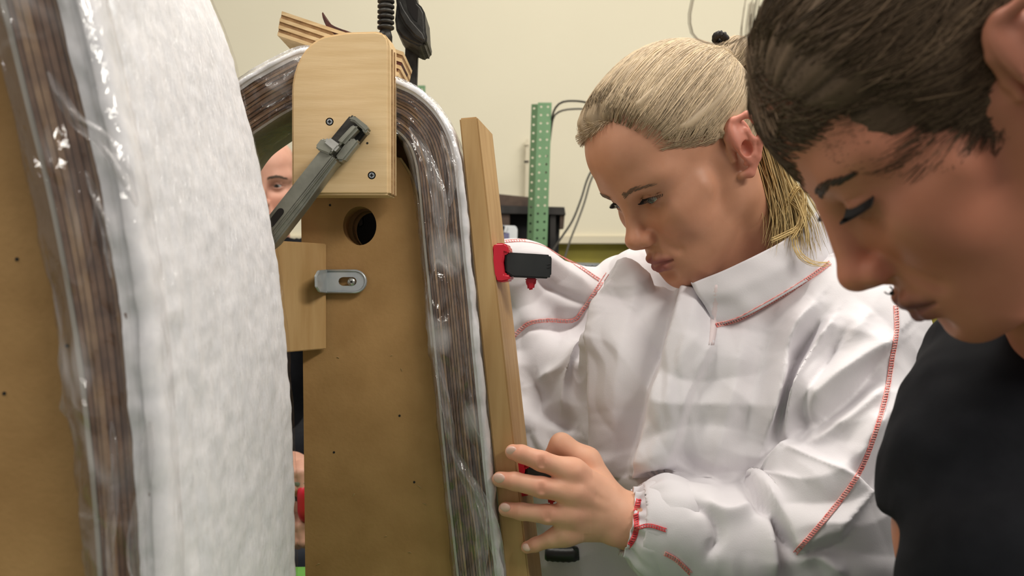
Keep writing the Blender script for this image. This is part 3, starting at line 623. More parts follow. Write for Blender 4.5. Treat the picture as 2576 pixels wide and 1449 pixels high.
pm('skin', (1, 1, 1, 1), (.93, .90, .88, 1), scale=55, rough=.48, attr='col', sss=.12, spec=.35, bump=.08, bscale=420, contrast=(.3, .7), bdist=.001)
pm('skin_dusky', (1, 1, 1, 1), (.93, .90, .88, 1), scale=55, rough=.5, attr='col', sss=.1, spec=.3, bump=.05, bscale=420, contrast=(.3, .7), bdist=.001)
pm('hair', (1, 1, 1, 1), (.84, .82, .8, 1), scale=40, rough=.5, attr='col', spec=.3)
pm('hair_brown', (1, 1, 1, 1), (.84, .82, .8, 1), scale=40, rough=.6, attr='col', spec=.15)
pm('eyeball', (1, 1, 1, 1), rough=.12, attr='col', spec=.6, coat=.5)
pm('nail', srgb(238, 200, 186), srgb(230, 188, 172), scale=60, rough=.25, spec=.5)
pm('coverall', srgb(224, 220, 223), srgb(217, 213, 217), scale=14, rough=.62, spec=.25, bump=.12, bscale=900, bdist=.001)
pm('seam_red', srgb(228, 112, 106), srgb(240, 190, 182), scale=300, rough=.7)
pm('seam_cuff', srgb(214, 52, 66), srgb(228, 96, 96), scale=300, rough=.7)
pm('zip_pink', srgb(224, 210, 211), srgb(218, 202, 203), scale=40, rough=.6)
pm('shirt_black', srgb(17, 18, 22), srgb(22, 23, 27), scale=60, rough=.85, spec=.15, bump=.15, bscale=700, bdist=.001)
pm('trouser_dark', srgb(36, 40, 50), srgb(46, 50, 60), scale=30, rough=.85)
pm('lash', srgb(26, 20, 18), rough=.6)

def head_vol(h=.0015, neck=None, mouth_open=.0, lid=.5, male=False, ear_sides=(1, -1), fs=0.0):
    v = Vol((-.125, -.108, -.19), (.135, .108, .145), h)
    v.ell((-.008+fs*.8, 0, .047), (.094, .073, .080), .01)
    v.ell((.041+fs, 0, .060), (.0545, .061, .052), .03)
    v.ell((.036, 0, -.015), (.056, .056, .066), .025)
    v.ell((.040, 0, -.058), (.044, .043, .040), .02)
    for s in (1, -1):
        v.cone((.004, .052*s, -.038), (.070, .020*s, -.082), .013, .016, .025)
        v.cone((-.002, .060*s, .0), (.004, .052*s, -.040), .012, .013, .02)
        v.ell((.060, .036*s, -.020), (.022, .022, .024), .022)
        v.cone((.040, .058*s, -.002), (.066, .042*s, -.006), .010, .012, .02)
        v.ell((.064+fs*.5, .042*s, .034), (.018, .020, .014), .018)           # brow bone
    v.cone((.077+fs*.6, -.024, .030), (.077+fs*.6, .024, .030), .0150, .0150, .018)
    v.ell((.084, 0, -.087), (.013, .017, .013), .018)
    v.ell((.074, 0, -.056), (.025, .030, .028), .02)
    for s in (1, -1): v.ell((.096, .034*s, .011), (.0145, .017, .0125), .014, 'sub')
    v.cone((.088, 0, .020), (.1065, 0, -.017), .0068, .0085, .012)       # nose
    v.ell((.1085, 0, -.0195), (.0098, .0105, .0090), .008)
    v.cone((.108, 0, -.024), (.099, 0, -.033), .0052, .005, .005)
    for s in (1, -1):
        v.ell((.0990, .0112*s, -.0245), (.0100, .0068, .0072), .006)
        v.ell((.1025, .0065*s, -.0345), (.0055, .0034, .0050), .002, 'sub')
        v.cone((.096, .021*s, -.026), (.088, .031*s, -.048), .0022, .0015, .010, 'sub')
    # lips
    for s in (1, -1):
        v.chain([(.1015, .0, -.0510), (.1005, .007*s, -.0496), (.0950, .015*s, -.0532), (.0865, .0235*s, -.0575)], [.0045, .0046, .0038, .0018], .004)
        v.chain([(.1000, .0, -.0625), (.0975, .010*s, -.0622), (.0865, .0225*s, -.0582)], [.0056, .0052, .0016], .004)
        v.chain([(.1085, .0, -.0562), (.1030, .011*s, -.0560), (.0895, .0245*s, -.0578)], [.0014+mouth_open, .0014+mouth_open*.8, .0010], .0015, 'sub')
    v.cone((.1045, -.0, -.0375), (.1055, 0, -.0455), .0022, .0026, .004, 'sub')
    v.ell((.099, 0, -.074), (.006, .014, .005), .008, 'sub')
    # lids and eye opening
    for s in (1, -1):
        v.ell((.0738, .031*s, .0135), (.0136, .0145, .0136), .006)
        v.chain([(.0872, .0165*s, .0120), (.0885, .024*s, .0140-.004*(1-lid)), (.0885, .034*s, .0148-.004*(1-lid)), (.0790, .0475*s, .0148)], [.0012, .0014+.0032*lid, .0014+.0036*lid, .0013], .0012, 'sub')
        v.chain([(.0845, .017*s, .0175), (.0868, .031*s, .0215), (.078, .046*s, .0185)], [.0008, .0009, .0008], .002, 'sub')
    if neck is not None:
        nb, r1 = neck; nb = np.array(nb); v.cone((-.022, 0, -.035), nb, .046, r1, .03)
        for s in (1, -1): v.cone((-.020, .056*s, -.022), nb+np.array([.030, .018*s, 0]), .011, .010, .02)
        v.cone((.035, 0, -.085), nb+np.array([.04, 0, .0]), .022, .02, .03)
    for s in ear_sides:
        e = lambda a, b, o: np.array([-.012+a-.30*b-.35*o*0, s*(.0715+o+max(0, -a+.010)*.55), .006+b])
        v.ell(e(-.004, .004, .0025), (.0170, .0068, .027), .006, R=np.array([[.94, -.34*s, 0], [.34*s, .94, 0], [0, 0, 1]]))
        v.ell(e(-.001, .016, .001), (.0150, .0060, .017), .006)
        v.chain([e(.012, .004, .003), e(.012, .018, .006), e(.003, .030, .008), e(-.010, .028, .009), e(-.017, .014, .009), e(-.016, -.002, .008), e(-.010, -.016, .006), e(-.001, -.026, .003), e(.006, -.024, .001)], [.003, .0034, .0036, .0036, .0034, .0032, .0032, .0048, .004], .003)
        v.chain([e(.004, .016, .006), e(-.006, .014, .008), e(-.009, .003, .009), e(-.006, -.010, .007), e(.002, -.015, .005)], [.0022, .0026, .0026, .0026, .0022], .003)
        v.ell(e(.001, .000, .0105), (.0075, .0060, .0085), .002, 'sub'); v.ell(e(-.003, .022, .0120), (.009, .0035, .0032), .002, 'sub')
        v.cone(e(.0095, .001, .003), e(.0100, -.005, .004), .0038, .0032, .003)
    return v
def face_col(V, base, lip, ear, blush=.25):
    n = len(V); c = np.tile(np.array(base)[None, :3], (n, 1)); s = np.abs(V[:, 1]); P = np.stack([V[:, 0], s, V[:, 2]], 1); red = np.array(base[:3])*np.array([1.08, .72, .66])
    for cen, r, w in (((.085, .034, -.025), (.03, .022, .018), blush), ((.112, 0, -.022), (.012, .012, .012), blush*1.2), ((.098, .0, -.088), (.02, .02, .014), blush*.5)): c = mixc(c, red, w*bump3(P, cen, r))
    u = V[:, 2]; f = V[:, 0]
    lipm = np.clip(1.6*bump3(P, (.101, 0, -.0505), (.012, .013, .0042))+1.6*bump3(P, (.092, .014, -.0545), (.012, .008, .0035))+1.7*bump3(P, (.100, .003, -.0622), (.012, .014, .0052)), 0, 1); c = mixc(c, lip, lipm)
    em = np.clip((s-.0765)/.006, 0, 1)*(np.abs(V[:, 2]-.005) < .045)*(np.abs(V[:, 0]+.01) < .04); c = mixc(c, ear, .75*em)
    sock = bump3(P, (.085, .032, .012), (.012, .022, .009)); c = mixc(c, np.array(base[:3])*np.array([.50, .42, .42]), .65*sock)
    return c
class Pose:
    def __init__(s, R, t): s.R = np.array(R); s.t = np.array(t)+np.array([0, 0, CZ])
    def w(s, P): return np.asarray(P)@s.R.T+s.t
    def l(s, P): return (np.asarray(P)-s.t)@s.R
def ortho(R):
    u, _, vt = np.linalg.svd(np.array(R)); return u@vt
def bvh(V, Q): return BVHTree.FromPolygons([tuple(p) for p in V], [tuple(map(int, q)) for q in Q])
def eye_parts(pose, root, sides, iris, gaze=(1, 0, -.35)):
    g = np.array(gaze, float); g /= np.linalg.norm(g)
    for s in sides:
        V, f = ball((0, 0, 0), .0121, 24, 16); gd = V@g/.0121; V2 = V+np.array([.0738, .031*s, .0135])
        col = np.where((gd > .975)[:, None], np.array([[.004, .004, .004]]), np.where((gd > .86)[:, None], np.array([iris]), np.array([[.62, .58, .55]])))
        mk('eye', pose.w(V2), f, 'eyeball', root, smooth=True, col=col)
def lashes(pose, root, tree, sides, open_=True, length=.008, n=18, rad=.00035):
    P = []; 
    for s in sides:
        for i in range(n):
            t = i/(n-1); y = .018+.029*t; x = .0868-.0075*(2*t-.75)**2+.001; z = .0180-.0015*(2*t-1)**2-(.0 if open_ else .002)
            a = np.array([x, y*s, z]); d = np.array([1, (t-.35)*1.0*s, -.55]); d /= np.linalg.norm(d)
            P.append([a-d*.001, a+d*length*.4, a+d*length*.75+np.array([0, 0, .0006]), a+d*length+np.array([0, 0, .0022])])
    for s in range(len(sides)):
        q = np.array(P[s*n:(s+1)*n]); V, Q = strands(pose.w(q), np.tile(np.array([1.4, 1.1, .8, .25])*rad, (len(q), 1)))
        setp(mknp('eyelash', V, Q, 'lash', root), kind='stuff')
def brows(pose, root, tree, sides, col, n=130, rad=.0004, th=.0032, y0=.012, y1=.050):
    P = []
    for s in sides:
        for i in range(n):
            t = random.random(); y = y0+(y1-y0)*t; z = .0305+.0075*math.sin(min(1, t*1.25)*2.0)-.0055*t+random.uniform(-1, 1)*th*(1-.6*t); L = .0065
            q = []
            for k in range(4):
                e = k/3*L; o = tree.ray_cast(Vector((.2, (y+e*.85)*s, z+e*.45*(1-1.3*t))), Vector((-1, 0, 0)))[0]
                q.append(np.array(o)+np.array([.0006, 0, 0]) if o is not None else np.array([.08, y*s, z]))
            P.append(q)
    for s in range(len(sides)):
        q = np.array(P[s*n:(s+1)*n]); V, Q = strands(pose.w(q), np.tile(np.array([1., 1., .8, .3])*rad, (len(q), 1)))
        setp(mknp('eyebrow', V, Q, 'hair', root, col=np.tile(col, (len(V), 1))), kind='stuff')
def smst(x): x = np.clip(x, 0, 1); return x*x*(3-2*x)
def near(tree, P):
    o = np.empty_like(P); n = np.empty_like(P)
    for i, p in enumerate(P):
        a, b, _, _ = tree.find_nearest(Vector(p)); o[i] = a; n[i] = b
    return o, n
def hair_cap(vol, cut, head_tree, taper=.03, back=.010):
    A = _cap(vol, cut, head_tree, taper, .0006); B = _cap(vol, lambda f, s, u: cut(f, s, u)-back-.0015*np.sin(s*260+u*190), head_tree, taper); return (bvh(*A), A[0]), B[0], B[1]
def _cap(vol, cut, head_tree, taper, low=-.0045):
    lo, hi = vol.lo, vol.lo+vol.h*np.array(vol.D.shape); vol.op(lambda X, Y, Z: cut(X, Y, Z).astype(np.float32), lo, hi, .004, 'sub')
    V, Q = vol.mesh(2); w = smst(cut(V[:, 0], V[:, 1], V[:, 2])/taper); m = w < .999
    o, n = near(head_tree, V[m]); tgt = o+n*(low+(.001-low)*smst(cut(V[m][:, 0], V[m][:, 1], V[m][:, 2])/.008))[:, None]; V[m] = tgt*(1-w[m][:, None])+V[m]*w[m][:, None]
    return V, Q
def hair_strands(pose, captree, tests, C, r, Q_, ncount, colf, M=16, lift=(.000, .004), rad=(.0005, .0013), tangle=.006, swirl=None):
    captree, cand = captree; cand = cand[tests(cand)]; P0 = cand[rng.randint(0, len(cand), ncount)]+rng.normal(size=(ncount, 3))*.0008; Qp = np.array(Q_)+rng.normal(size=(ncount, 3))*tangle; t = np.linspace(0, 1, M)[None, :, None]
    P = P0[:, None]*(1-t)+Qp[:, None]*t
    if swirl is not None: P = P+swirl(t, P0[:, None])
    N = (P-np.array(C))/np.array(r); wb = smst(t/.35); P = P*(1-wb)+wb*(np.array(C)+N/np.linalg.norm(N, axis=2, keepdims=True)*np.array(r))
    o, n = near(captree, P.reshape(-1, 3)); li = rng.uniform(*lift, (ncount, 1, 1))*np.sin(np.pi*np.clip(t*.9+.1, 0, 1))
    P = o.reshape(P.shape)+n.reshape(P.shape)*li
    R = rng.uniform(*rad, (ncount, 1))*np.array([np.sin(np.pi*(.03+.89*q))**.6 for q in np.linspace(0, 1, M)])[None]
    V, Qd = strands(pose.w(P), R); cc = np.repeat(np.array([colf() for _ in range(ncount)]), M*4, axis=0)
    return V, Qd, cc

# ------------------------------------------------------------------ blonde person in the white coverall
PB = Pose(ortho([[-0.718, 0.4108, -0.5619], [-0.3145, -0.9116, -0.2646], [-0.6209, -0.0133, 0.7838]]), [.201, .9394, .1338])
rootB = thing('person', (W(1950, 700, .98)[0], .98, 0), 'person with blonde ponytail in white coverall leaning to press the batten', 'person')
nbw = W(1985, 800, 1.0); nb = PB.l(nbw)
hv = head_vol(.0014, (nb, .052), mouth_open=.0008, lid=.85)
V, Q = hv.mesh(1); treeB = bvh(V, Q)
SKB = (.61, .305, .19)
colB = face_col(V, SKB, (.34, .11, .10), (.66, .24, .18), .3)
parts = [(PB.w(V), Q, colB)]
# hand
def fing(v, P, R, k=.003): v.chain([W(*p) for p in P], R, k)
vh = Vol(W(1225, 1450, .80)-np.array([.005, .0, .0]), W(1640, 1020, .94)+np.array([.0, .01, .0]), .0010)
wr = W(1590, 1312, .852)
M_ = dict(i=(1442, 1188, .8330), m=(1447, 1240, .8295), r=(1440, 1296, .8310), p=(1424, 1342, .8360))
fing(vh, [M_['i'], (1362, 1160, .8290), (1312, 1142, .8330), (1290, 1137, .8385)], [.0112, .0100, .0088, .0078])
fing(vh, [M_['m'], (1362, 1226, .8250), (1295, 1211, .8300), (1257, 1206, .8380)], [.0115, .0103, .0090, .0078])
fing(vh, [M_['r'], (1378, 1294, .8270), (1312, 1287, .8320), (1272, 1281, .8390)], [.0108, .0096, .0084, .0073])
fing(vh, [M_['p'], (1386, 1356, .8350), (1348, 1370, .8390), (1326, 1377, .8430)], [.0094, .0082, .0070, .0062])
for k_, r_ in (('i', .0125), ('m', .0130), ('r', .0125), ('p', .0115)):
    vh.cone(W(*M_[k_]), W(1520, 1262+{'i': -14, 'm': 4, 'r': 26, 'p': 48}[k_], .848), r_, .0165, .012)
    vh.ell(W(M_[k_][0], M_[k_][1], M_[k_][2]-.006), (.0080, .0060, .0075), .006)
vh.cone(W(1470, 1230, .852), W(1480, 1310, .856), .014, .014, .012)
vh.chain([W(1510, 1290, .850), wr, W(1700, 1325, .86)], [.024, .0262, .026], .014)
vh.ell(W(1545, 1345, .836), (.010, .008, .010), .008)                       # wrist bone
vh.chain([W(1525, 1245, .864), W(1478, 1158, .872), W(1412, 1118, .880), W(1388, 1146, .886)], [.017, .0125, .0108, .0088], .008)   # thumb
for a_, b_ in (((1446, 1190, .824), (1515, 1255, .832)), ((1450, 1242, .8205), (1520, 1275, .830)), ((1444, 1298, .822), (1520, 1296, .831))): vh.cone(W(*a_), W(*b_), .0034, .0030, .006)
for k_, (x_, y_, d_) in dict(i=(1362, 1160, .8195), m=(1362, 1226, .8150), r=(1378, 1294, .8178)).items():
    for o_ in (-5, 3): vh.cone(W(x_+o_, y_-12, d_-.0005), W(x_+o_+1, y_+12, d_-.0005), .0010, .0010, .003, 'sub')
Vh, Qh = vh.mesh(1)
ch = np.tile(np.array([.82, .46, .31])[None], (len(Vh), 1)); redh = np.array([.74, .27, .19])
for p_, r_, w_ in ((M_['i'], .014, .35), (M_['m'], .014, .3), (M_['r'], .013, .3), ((1362, 1160, .822), .011, .5), ((1362, 1226, .818), .011, .5), ((1378, 1294, .82), .011, .45), ((1300, 1140, .832), .012, .45), ((1275, 1208, .832), .013, .5), ((1290, 1284, .834), .012, .5), ((1332, 1375, .84), .012, .5), ((1570, 1350, .835), .018, .35)):
    ch = mixc(ch, redh, w_*bump3(Vh, W(*p_), (r_, r_*1.4, r_)))
parts.append((Vh, Qh, ch))
# coarse hidden trunk and limbs inside the clothing
vt = Vol((0, .78, .60), (.50, 1.24, 1.42), .01)
vt.cone(nbw, W(1880, 1100, 1.02), .06, .11, .05); vt.cone(W(1880, 1100, 1.02), W(1850, 1900, 1.05), .12, .12, .05)
vt.chain([W(2130, 850, .96), W(2090, 1400, .855), W(1880, 1400, .855), W(1680, 1325, .86)], [.040, .032, .028, .026], .02); vt.chain([W(1640, 770, 1.12), W(1400, 735, 1.13)], [.045, .04], .03); vt.cone(W(2130, 830, .95), W(1640, 770, 1.12), .05, .05, .05)
Vt, Qt = vt.mesh(1); parts.append((Vt, Qt, np.tile(np.array(SKB)[None], (len(Vt), 1))))
mknp('body', *joinq(parts)[:2], 'skin', rootB, col=joinq(parts)[2])
for (tip, c_, d_, rx, rz, ang) in (('i', (1287, 1134), .8312, .0052, .0046, .25), ('m', (1256, 1203), .8300, .0056, .0050, .1), ('r', (1271, 1277), .8322, .0050, .0046, .1), ('p', (1325, 1377), .8372, .0040, .0038, -.3)):
    ax_ = np.array([[math.cos(ang), .0, math.sin(ang)], [0, 1, 0], [-math.sin(ang), 0, math.cos(ang)]]); tl = np.array([[math.cos(.55), -math.sin(.55), 0], [math.sin(.55), math.cos(.55), 0], [0, 0, 1]]).T
    mk('fingernail', *ball(W(*c_, d_), (rx*1.25, .0023, rz), 16, 10, ax_.T@tl), 'nail', rootB, smooth=True)
eye_parts(PB, rootB, (1, -1), (.10, .11, .12), (1, .15, -.30))
lashes(PB, rootB, treeB, (1, -1), length=.0075, n=20, rad=.0004)
brows(PB, rootB, treeB, (1, -1), np.array([.20, .13, .085]), n=80, rad=.0003)
# hair
HC, HR = (-.006, 0, .052), (.1065, .0830, .0915); KN = (-.112, .0, .072)
vc = Vol((-.15, -.12, -.06), (.13, .12, .17), .002)
vc.ell(HC, np.array(HR)-.0015, .01); vc.ell((.044, 0, .066), (.0575, .066, .054), .03)
for s in (1, -1): vc.ell((-.012, .094*s, .006), (.024, .026, .041), .006, 'sub')
vc.half((-.02, 0, -.030), (.45, 0, -1), .006)
vc.chain([KN, np.array(KN)+[-.022, 0, -.004]], [.018, .020], .012)
def cutB(f, s, u):                      # negative where the face is bare
    e = (np.sqrt(((f-.128)/.088)**2+(s/.105)**2+((u-.028)/.106)**2)-1)*.09
    e = np.maximum(e, u-(.097+.22*s)); side = np.maximum(u-(.019+.60*f), -(f+.006)); return np.minimum(e, side)
capT, Vc, Qc = hair_cap(vc, cutB, treeB, .016)
pv = Vc-np.array(KN); angc = np.arctan2(pv[:, 1], pv[:, 2]); st = vnoise(np.stack([angc*9, angc*0+2, np.linalg.norm(pv, axis=1)*6], 1))+.6*vnoise(np.stack([angc*30, angc*0+7, np.linalg.norm(pv, axis=1)*10], 1))
Vc = Vc+vnormals(Vc, Qc)*(.0016*st)[:, None]
BL = np.array([.52, .40, .26]); 
root_dark = np.clip(1.3*bump3(np.abs(Vc)*[1, 1, 1], (.075, .03, .085), (.03, .05, .03)), 0, 1)
hc = BL[None]*(.82+.25*st[:, None]); hc = mixc(hc, np.array([.24, .18, .12]), .6*root_dark)
def tst(p):
    ear = ((p-np.array([-.012, 0, .006]))[:, [0, 2]]/np.array([.025, .042])); ear = (ear**2).sum(1) > 1
    return (cutB(p[:, 0], p[:, 1], p[:, 2]) > .0012) & (ear | (np.abs(p[:, 1]) < .055)) & (p[:, 2] > -.020+.45*(p[:, 0]+.02))
def cB():
    k = random.random(); c = np.array([.56, .435, .285])*(.72+.55*k); return c*np.array([1, 1.0, .95+.1*random.random()])
hs = hair_strands(PB, capT, tst, HC, HR, KN, 4800, cB, lift=(.0000, .0020), rad=(.00025, .0007))
def tstB2(p): c_ = cutB(p[:, 0], p[:, 1], p[:, 2]); return tst(p) & (c_ < .016)
hs2 = hair_strands(PB, capT, tstB2, HC, HR, KN, 1500, cB, lift=(.0003, .0014), rad=(.0002, .0005))
tail = []
Tp = [PB.w(KN), PB.w(np.array(KN)+[-.03, .004, -.004]), W(1922, 330, .955), W(1962, 455, .925), W(1995, 560, .905), W(1998, 625, .895)]
base_tail = catmull(np.array(Tp), 22)
for i in range(420):
    o = rng.normal(size=3)*np.array([.0075, .008, .004]); fr = .8+.6*random.random(); w_ = np.linspace(.9, 1.15, 22)[:, None]; ev = rng.normal(size=3)*np.array([.012, .008, .006])
    w2 = np.clip(np.linspace(-.6, 1, 22), 0, 1)[:, None]**2; tail.append(base_tail+o*w_*np.sin(np.linspace(.5, 2.2, 22))[:, None]+ev*w2)
tail = np.array(tail); Vt_, Qt_ = strands(tail, rng.uniform(.0003, .0007, (420, 1))*np.array([1]*18+[.9, .7, .45, .15])[None])
ct = np.repeat(np.array([np.array([.56, .42, .19])*(.6+.7*random.random()) for _ in range(420)]), 22*4, axis=0)
loose = []
for P_ in ([(1990, 470, .91), (2015, 520, .895), (2008, 570, .885), (1975, 590, .88), (1944, 604, .878)], [(1980, 500, .90), (2018, 540, .89), (2000, 600, .88), (2012, 640, .872), (2045, 662, .866), (2084, 664, .862)], [(1972, 540, .90), (1988, 500, .895), (2012, 470, .89), (2022, 500, .886), (2014, 560, .882), (1990, 600, .878)], [(2000, 470, .91), (2030, 480, .90), (2062, 486, .896), (2080, 500, .894)]):
    for j in range(11):
        q = catmull(np.array([W(x, y, d) for x, y, d in P_]), 22)+rng.normal(size=3)*np.array([.0016, .002, .0016]); loose.append(q)
loose = np.array(loose); Vl, Ql = strands(loose, np.full((len(loose), 22), .0005)*np.linspace(1, .5, 22)[None]); cl = np.tile(np.array([.68, .50, .22])[None], (len(Vl), 1))
Vx, Qx, Cx = joinq([(PB.w(Vc), Qc, hc), hs, hs2, (Vt_, Qt_, ct), (Vl, Ql, cl)])
mknp('hair', Vx, Qx, 'hair', rootB, col=Cx)
tr_ = .65*catmull(np.array([W(1793, 98, .965), W(1800, 82, .95), W(1818, 84, .945), W(1832, 98, .95), W(1822, 114, .965), W(1802, 112, .97), W(1793, 98, .965)]), 40)+.35*W(1812, 99, .957); tr_ = tr_+rng.normal(size=tr_.shape)*.0007
setp(mk('hair_tie', *tube(tr_, .0042, 8), 'lash', rootB, smooth=True))
# coverall
vb = Vol((-.05, .70, .93), (.50, 1.24, 1.50), .0025)
vb.cone(W(1880, 990, 1.0), W(1850, 1800, 1.04), .142, .17, .05)
vb.ell(W(1720, 1110, 1.0), (.125, .11, .155), .05)
vb.ell(W(1640, 745, 1.11), (.075, .07, .065), .05)
vb.ell(W(2130, 830, .945), (.078, .075, .075), .05)
vb.cone(W(1660, 790, 1.1), W(2100, 850, .96), .07, .07, .06)
vb.chain([W(1610, 800, 1.1), W(1480, 792, 1.11), W(1310, 720, 1.12), W(1200, 712, 1.13)], [.055, .050, .060, .052], .015)
vb.chain([W(1420, 960, 1.06), W(1430, 1120, 1.04), W(1465, 1420, 1.03)], [.066, .074, .078], .03)
vb.ell(W(1330, 930, 1.07), (.035, .05, .10), .02)
vb.chain([W(2130, 840, .945), W(2140, 1080, .885), W(2090, 1370, .845)], [.074, .070, .072], .03)
vb.chain([W(2090, 1390, .845), W(1850, 1385, .845), W(1700, 1335, .85), W(1640, 1318, .851)], [.066, .056, .046, .041], .02)
vb.cone(W(1960, 800, .985), W(1985, 740, .985), .085, .078, .04)
vb.ell(W(1700, 1060, .935), (.045, .03, .11), .05); vb.ell(W(1570, 950, .97), (.04, .03, .14), .04)
# wrist and neck openings
vb.chain([W(1540, 1312, .851), W(1672, 1320, .851)], [.040, .036], .004, 'sub')
vb.cone(W(1985, 740, .985), W(1985, 500, .98), .064, .075, .006, 'sub')
Vb, Qb = vb.mesh(1)
nb_ = vnormals(Vb, Qb)
def tri(x): return np.abs((x % 2)-1)*2-1
def crumple(P):
    h = 0; R_ = np.random.RandomState(21)
    for fq, am in ((11, .0055), (17, .0050), (26, .0042), (40, .0026), (64, .0012)):
        d = R_.normal(size=3)*np.array([1.2, .8, .6]); d /= np.linalg.norm(d); w = vnoise(P*fq*.4+fq)*1.6; msk = np.clip(vnoise(P*9+fq*2)*1.8+.25, 0, 1); h = h+am*tri((P@d)*fq+w)*msk
    return h
pix = np.stack([1288+F*Vb[:, 0]/Vb[:, 1], 724.5-F*(Vb[:, 2]-CZ)/Vb[:, 1]], 1)
vw = Vb-np.array([0, 0, CZ]); vw /= np.linalg.norm(vw, axis=1)[:, None]; vis = np.clip(-(nb_*vw).sum(1)*4, 0, 1)
def polydist(pts, n=90):
    C = catmull(np.array(pts, float), n); T = np.gradient(C, axis=0); T /= np.linalg.norm(T, axis=1)[:, None]
    lo_, hi_ = C.min(0)-160, C.max(0)+160; m = np.where(((pix > lo_) & (pix < hi_)).all(1))[0]; best = np.full(len(m), 1e9); sg = np.zeros(len(m)); tt = np.zeros(len(m)); q = pix[m]
    for i in range(n):
        d = q-C[i]; r = np.hypot(d[:, 0], d[:, 1]); k = r < best; best[k] = r[k]; sg[k] = np.sign(T[i, 0]*d[k, 1]-T[i, 1]*d[k, 0]); tt[k] = i/(n-1)
    return m, best, sg, tt
DSP = np.zeros(len(Vb))
def fold(pts, amp, wl, wr):             # crest along pts; wl, wr fall-off (pixels) to the left and right when walking down the line
    m, r, s, t = polydist(pts); env = np.clip(np.sin(np.pi*np.clip(t*.92+.04, 0, 1))*1.6, 0, 1)
    DSP[m] += amp*env*np.where(s > 0, np.exp(-(r/wl)**1.4), np.exp(-(r/wr)**1.4))
def step(pts, amp, soft, reach):        # raised on the right-hand side, fading over reach
    m, r, s, t = polydist(pts); env = np.clip(np.sin(np.pi*np.clip(t*.94+.03, 0, 1))*1.8, 0, 1)
    DSP[m] += amp*env*np.where(s < 0, smooth01(r/soft)*np.exp(-(r/reach)**2), 0)
step([(1530, 700), (1502, 744), (1496, 903), (1490, 1100), (1492, 1260)], .012, 9, 70)
fold([(1600, 680), (1585, 800), (1570, 950), (1545, 1150)], .008, 40, 30)
step([(1735, 700), (1700, 800), (1668, 903), (1632, 1050), (1592, 1240)], .020, 12, 85)
fold([(1711, 716), (1672, 805), (1640, 903), (1600, 1050), (1565, 1230)], -.012, 30, 14)
fold([(1762, 740), (1735, 860), (1690, 1000), (1655, 1180)], .006, 25, 40)
step([(1683, 1230), (1714, 1112), (1751, 990), (1800, 885), (1806, 830)], .009, 10, 60)
fold([(1870, 830), (1850, 960), (1815, 1090), (1780, 1230)], .010, 50, 40)
fold([(1940, 830), (1905, 960), (1870, 1090)], -.008, 40, 30)
fold([(2057, 762), (1990, 850), (1966, 940), (1923, 1120)], .016, 30, 12)
fold([(2075, 790), (2015, 880), (1985, 970), (1950, 1095)], -.014, 14, 22)
fold([(2100, 800), (2039, 904), (1996, 1030), (1975, 1095)], .016, 24, 12)
fold([(2130, 830), (2075, 930), (2020, 1040), (1994, 1098)], -.015, 14, 26)
fold([(2190, 780), (2120, 870), (2060, 960), (2020, 1050)], .012, 40, 30)
fold([(2252, 845), (2160, 925), (2090, 985), (2027, 1045)], .016, 60, 12)
fold([(2240, 890), (2160, 965), (2090, 1020), (2030, 1080)], -.014, 14, 44)
fold([(2235, 960), (2160, 1030), (2080, 1090), (2030, 1120)], .010, 22, 16)
fold([(2225, 1040), (2180, 1110), (2150, 1170)], .008, 20, 14)
fold([(1499, 830), (1426, 915), (1345, 960)], .010, 14, 34)
fold([(1345, 965), (1348, 1030), (1401, 1062), (1440, 1085)], -.010, 12, 30)
fold([(1470, 880), (1430, 960), (1410, 1050)], .010, 20, 24)
fold([(1300, 880), (1310, 980), (1330, 1090)], .012, 26, 18)
fold([(1296, 850), (1330, 822), (1440, 812), (1500, 735)], -.006, 10, 8)
fold([(1300, 640), (1390, 660), (1490, 730)], .006, 14, 22)
fold([(1345, 690), (1410, 735), (1490, 770)], -.008, 12, 14)
def raise_poly(pts, amp, soft):
    P_ = np.array(pts, float); inside = np.zeros(len(pix), bool); x, y = pix[:, 0], pix[:, 1]; best = np.full(len(pix), 1e9)
    for i in range(len(P_)):
        a, b = P_[i], P_[(i+1) % len(P_)]; c = ((a[1] > y) != (b[1] > y)) & (x < (b[0]-a[0])*(y-a[1])/(b[1]-a[1]+1e-9)+a[0]); inside ^= c
        e = b-a; t = np.clip(((pix-a)@e)/(e@e), 0, 1); d = np.hypot(*(pix-a-t[:, None]*e).T); best = np.minimum(best, d)
    DSP[:] += amp*np.where(inside, smooth01(best/soft), 0)
raise_poly([(1985, 1098), (2060, 1140), (2158, 1195), (2205, 1240), (2120, 1360), (2000, 1396), (1930, 1300), (1880, 1240), (1866, 1208)], .016, 16)
fold([(1985, 1104), (2050, 1140), (2155, 1198)], .006, 8, 26)
fold([(1880, 1236), (1930, 1300), (2000, 1392)], -.008, 16, 12)
fold([(1929, 1272), (1938, 1350), (1950, 1449)], .010, 24, 12)
fold([(1726, 1255), (1790, 1300), (1806, 1351), (1781, 1400)], -.008, 14, 12)
fold([(1760, 1262), (1830, 1290), (1900, 1270)], .007, 24, 14)
fold([(2000, 1410), (2060, 1400), (2130, 1449)], .008, 16, 16)
cuffm = np.clip((pix[:, 0]-1690)/60, 0, 1)
for _ in range(1):
    S_ = np.stack([DSP, DSP, DSP], 1); DSP = lap(S_, Qb, .5)[:, 0]
Vb = Vb+nb_*(1.3*vis*DSP*np.where((pix[:, 1] > 1200) & (pix[:, 0] < 1760), cuffm, 1)+crumple(Vb)*np.where((pix[:, 1] > 1200) & (pix[:, 0] < 1800), .4, 1))[:, None]
cov = mknp('coverall', Vb, Qb, 'coverall', rootB)
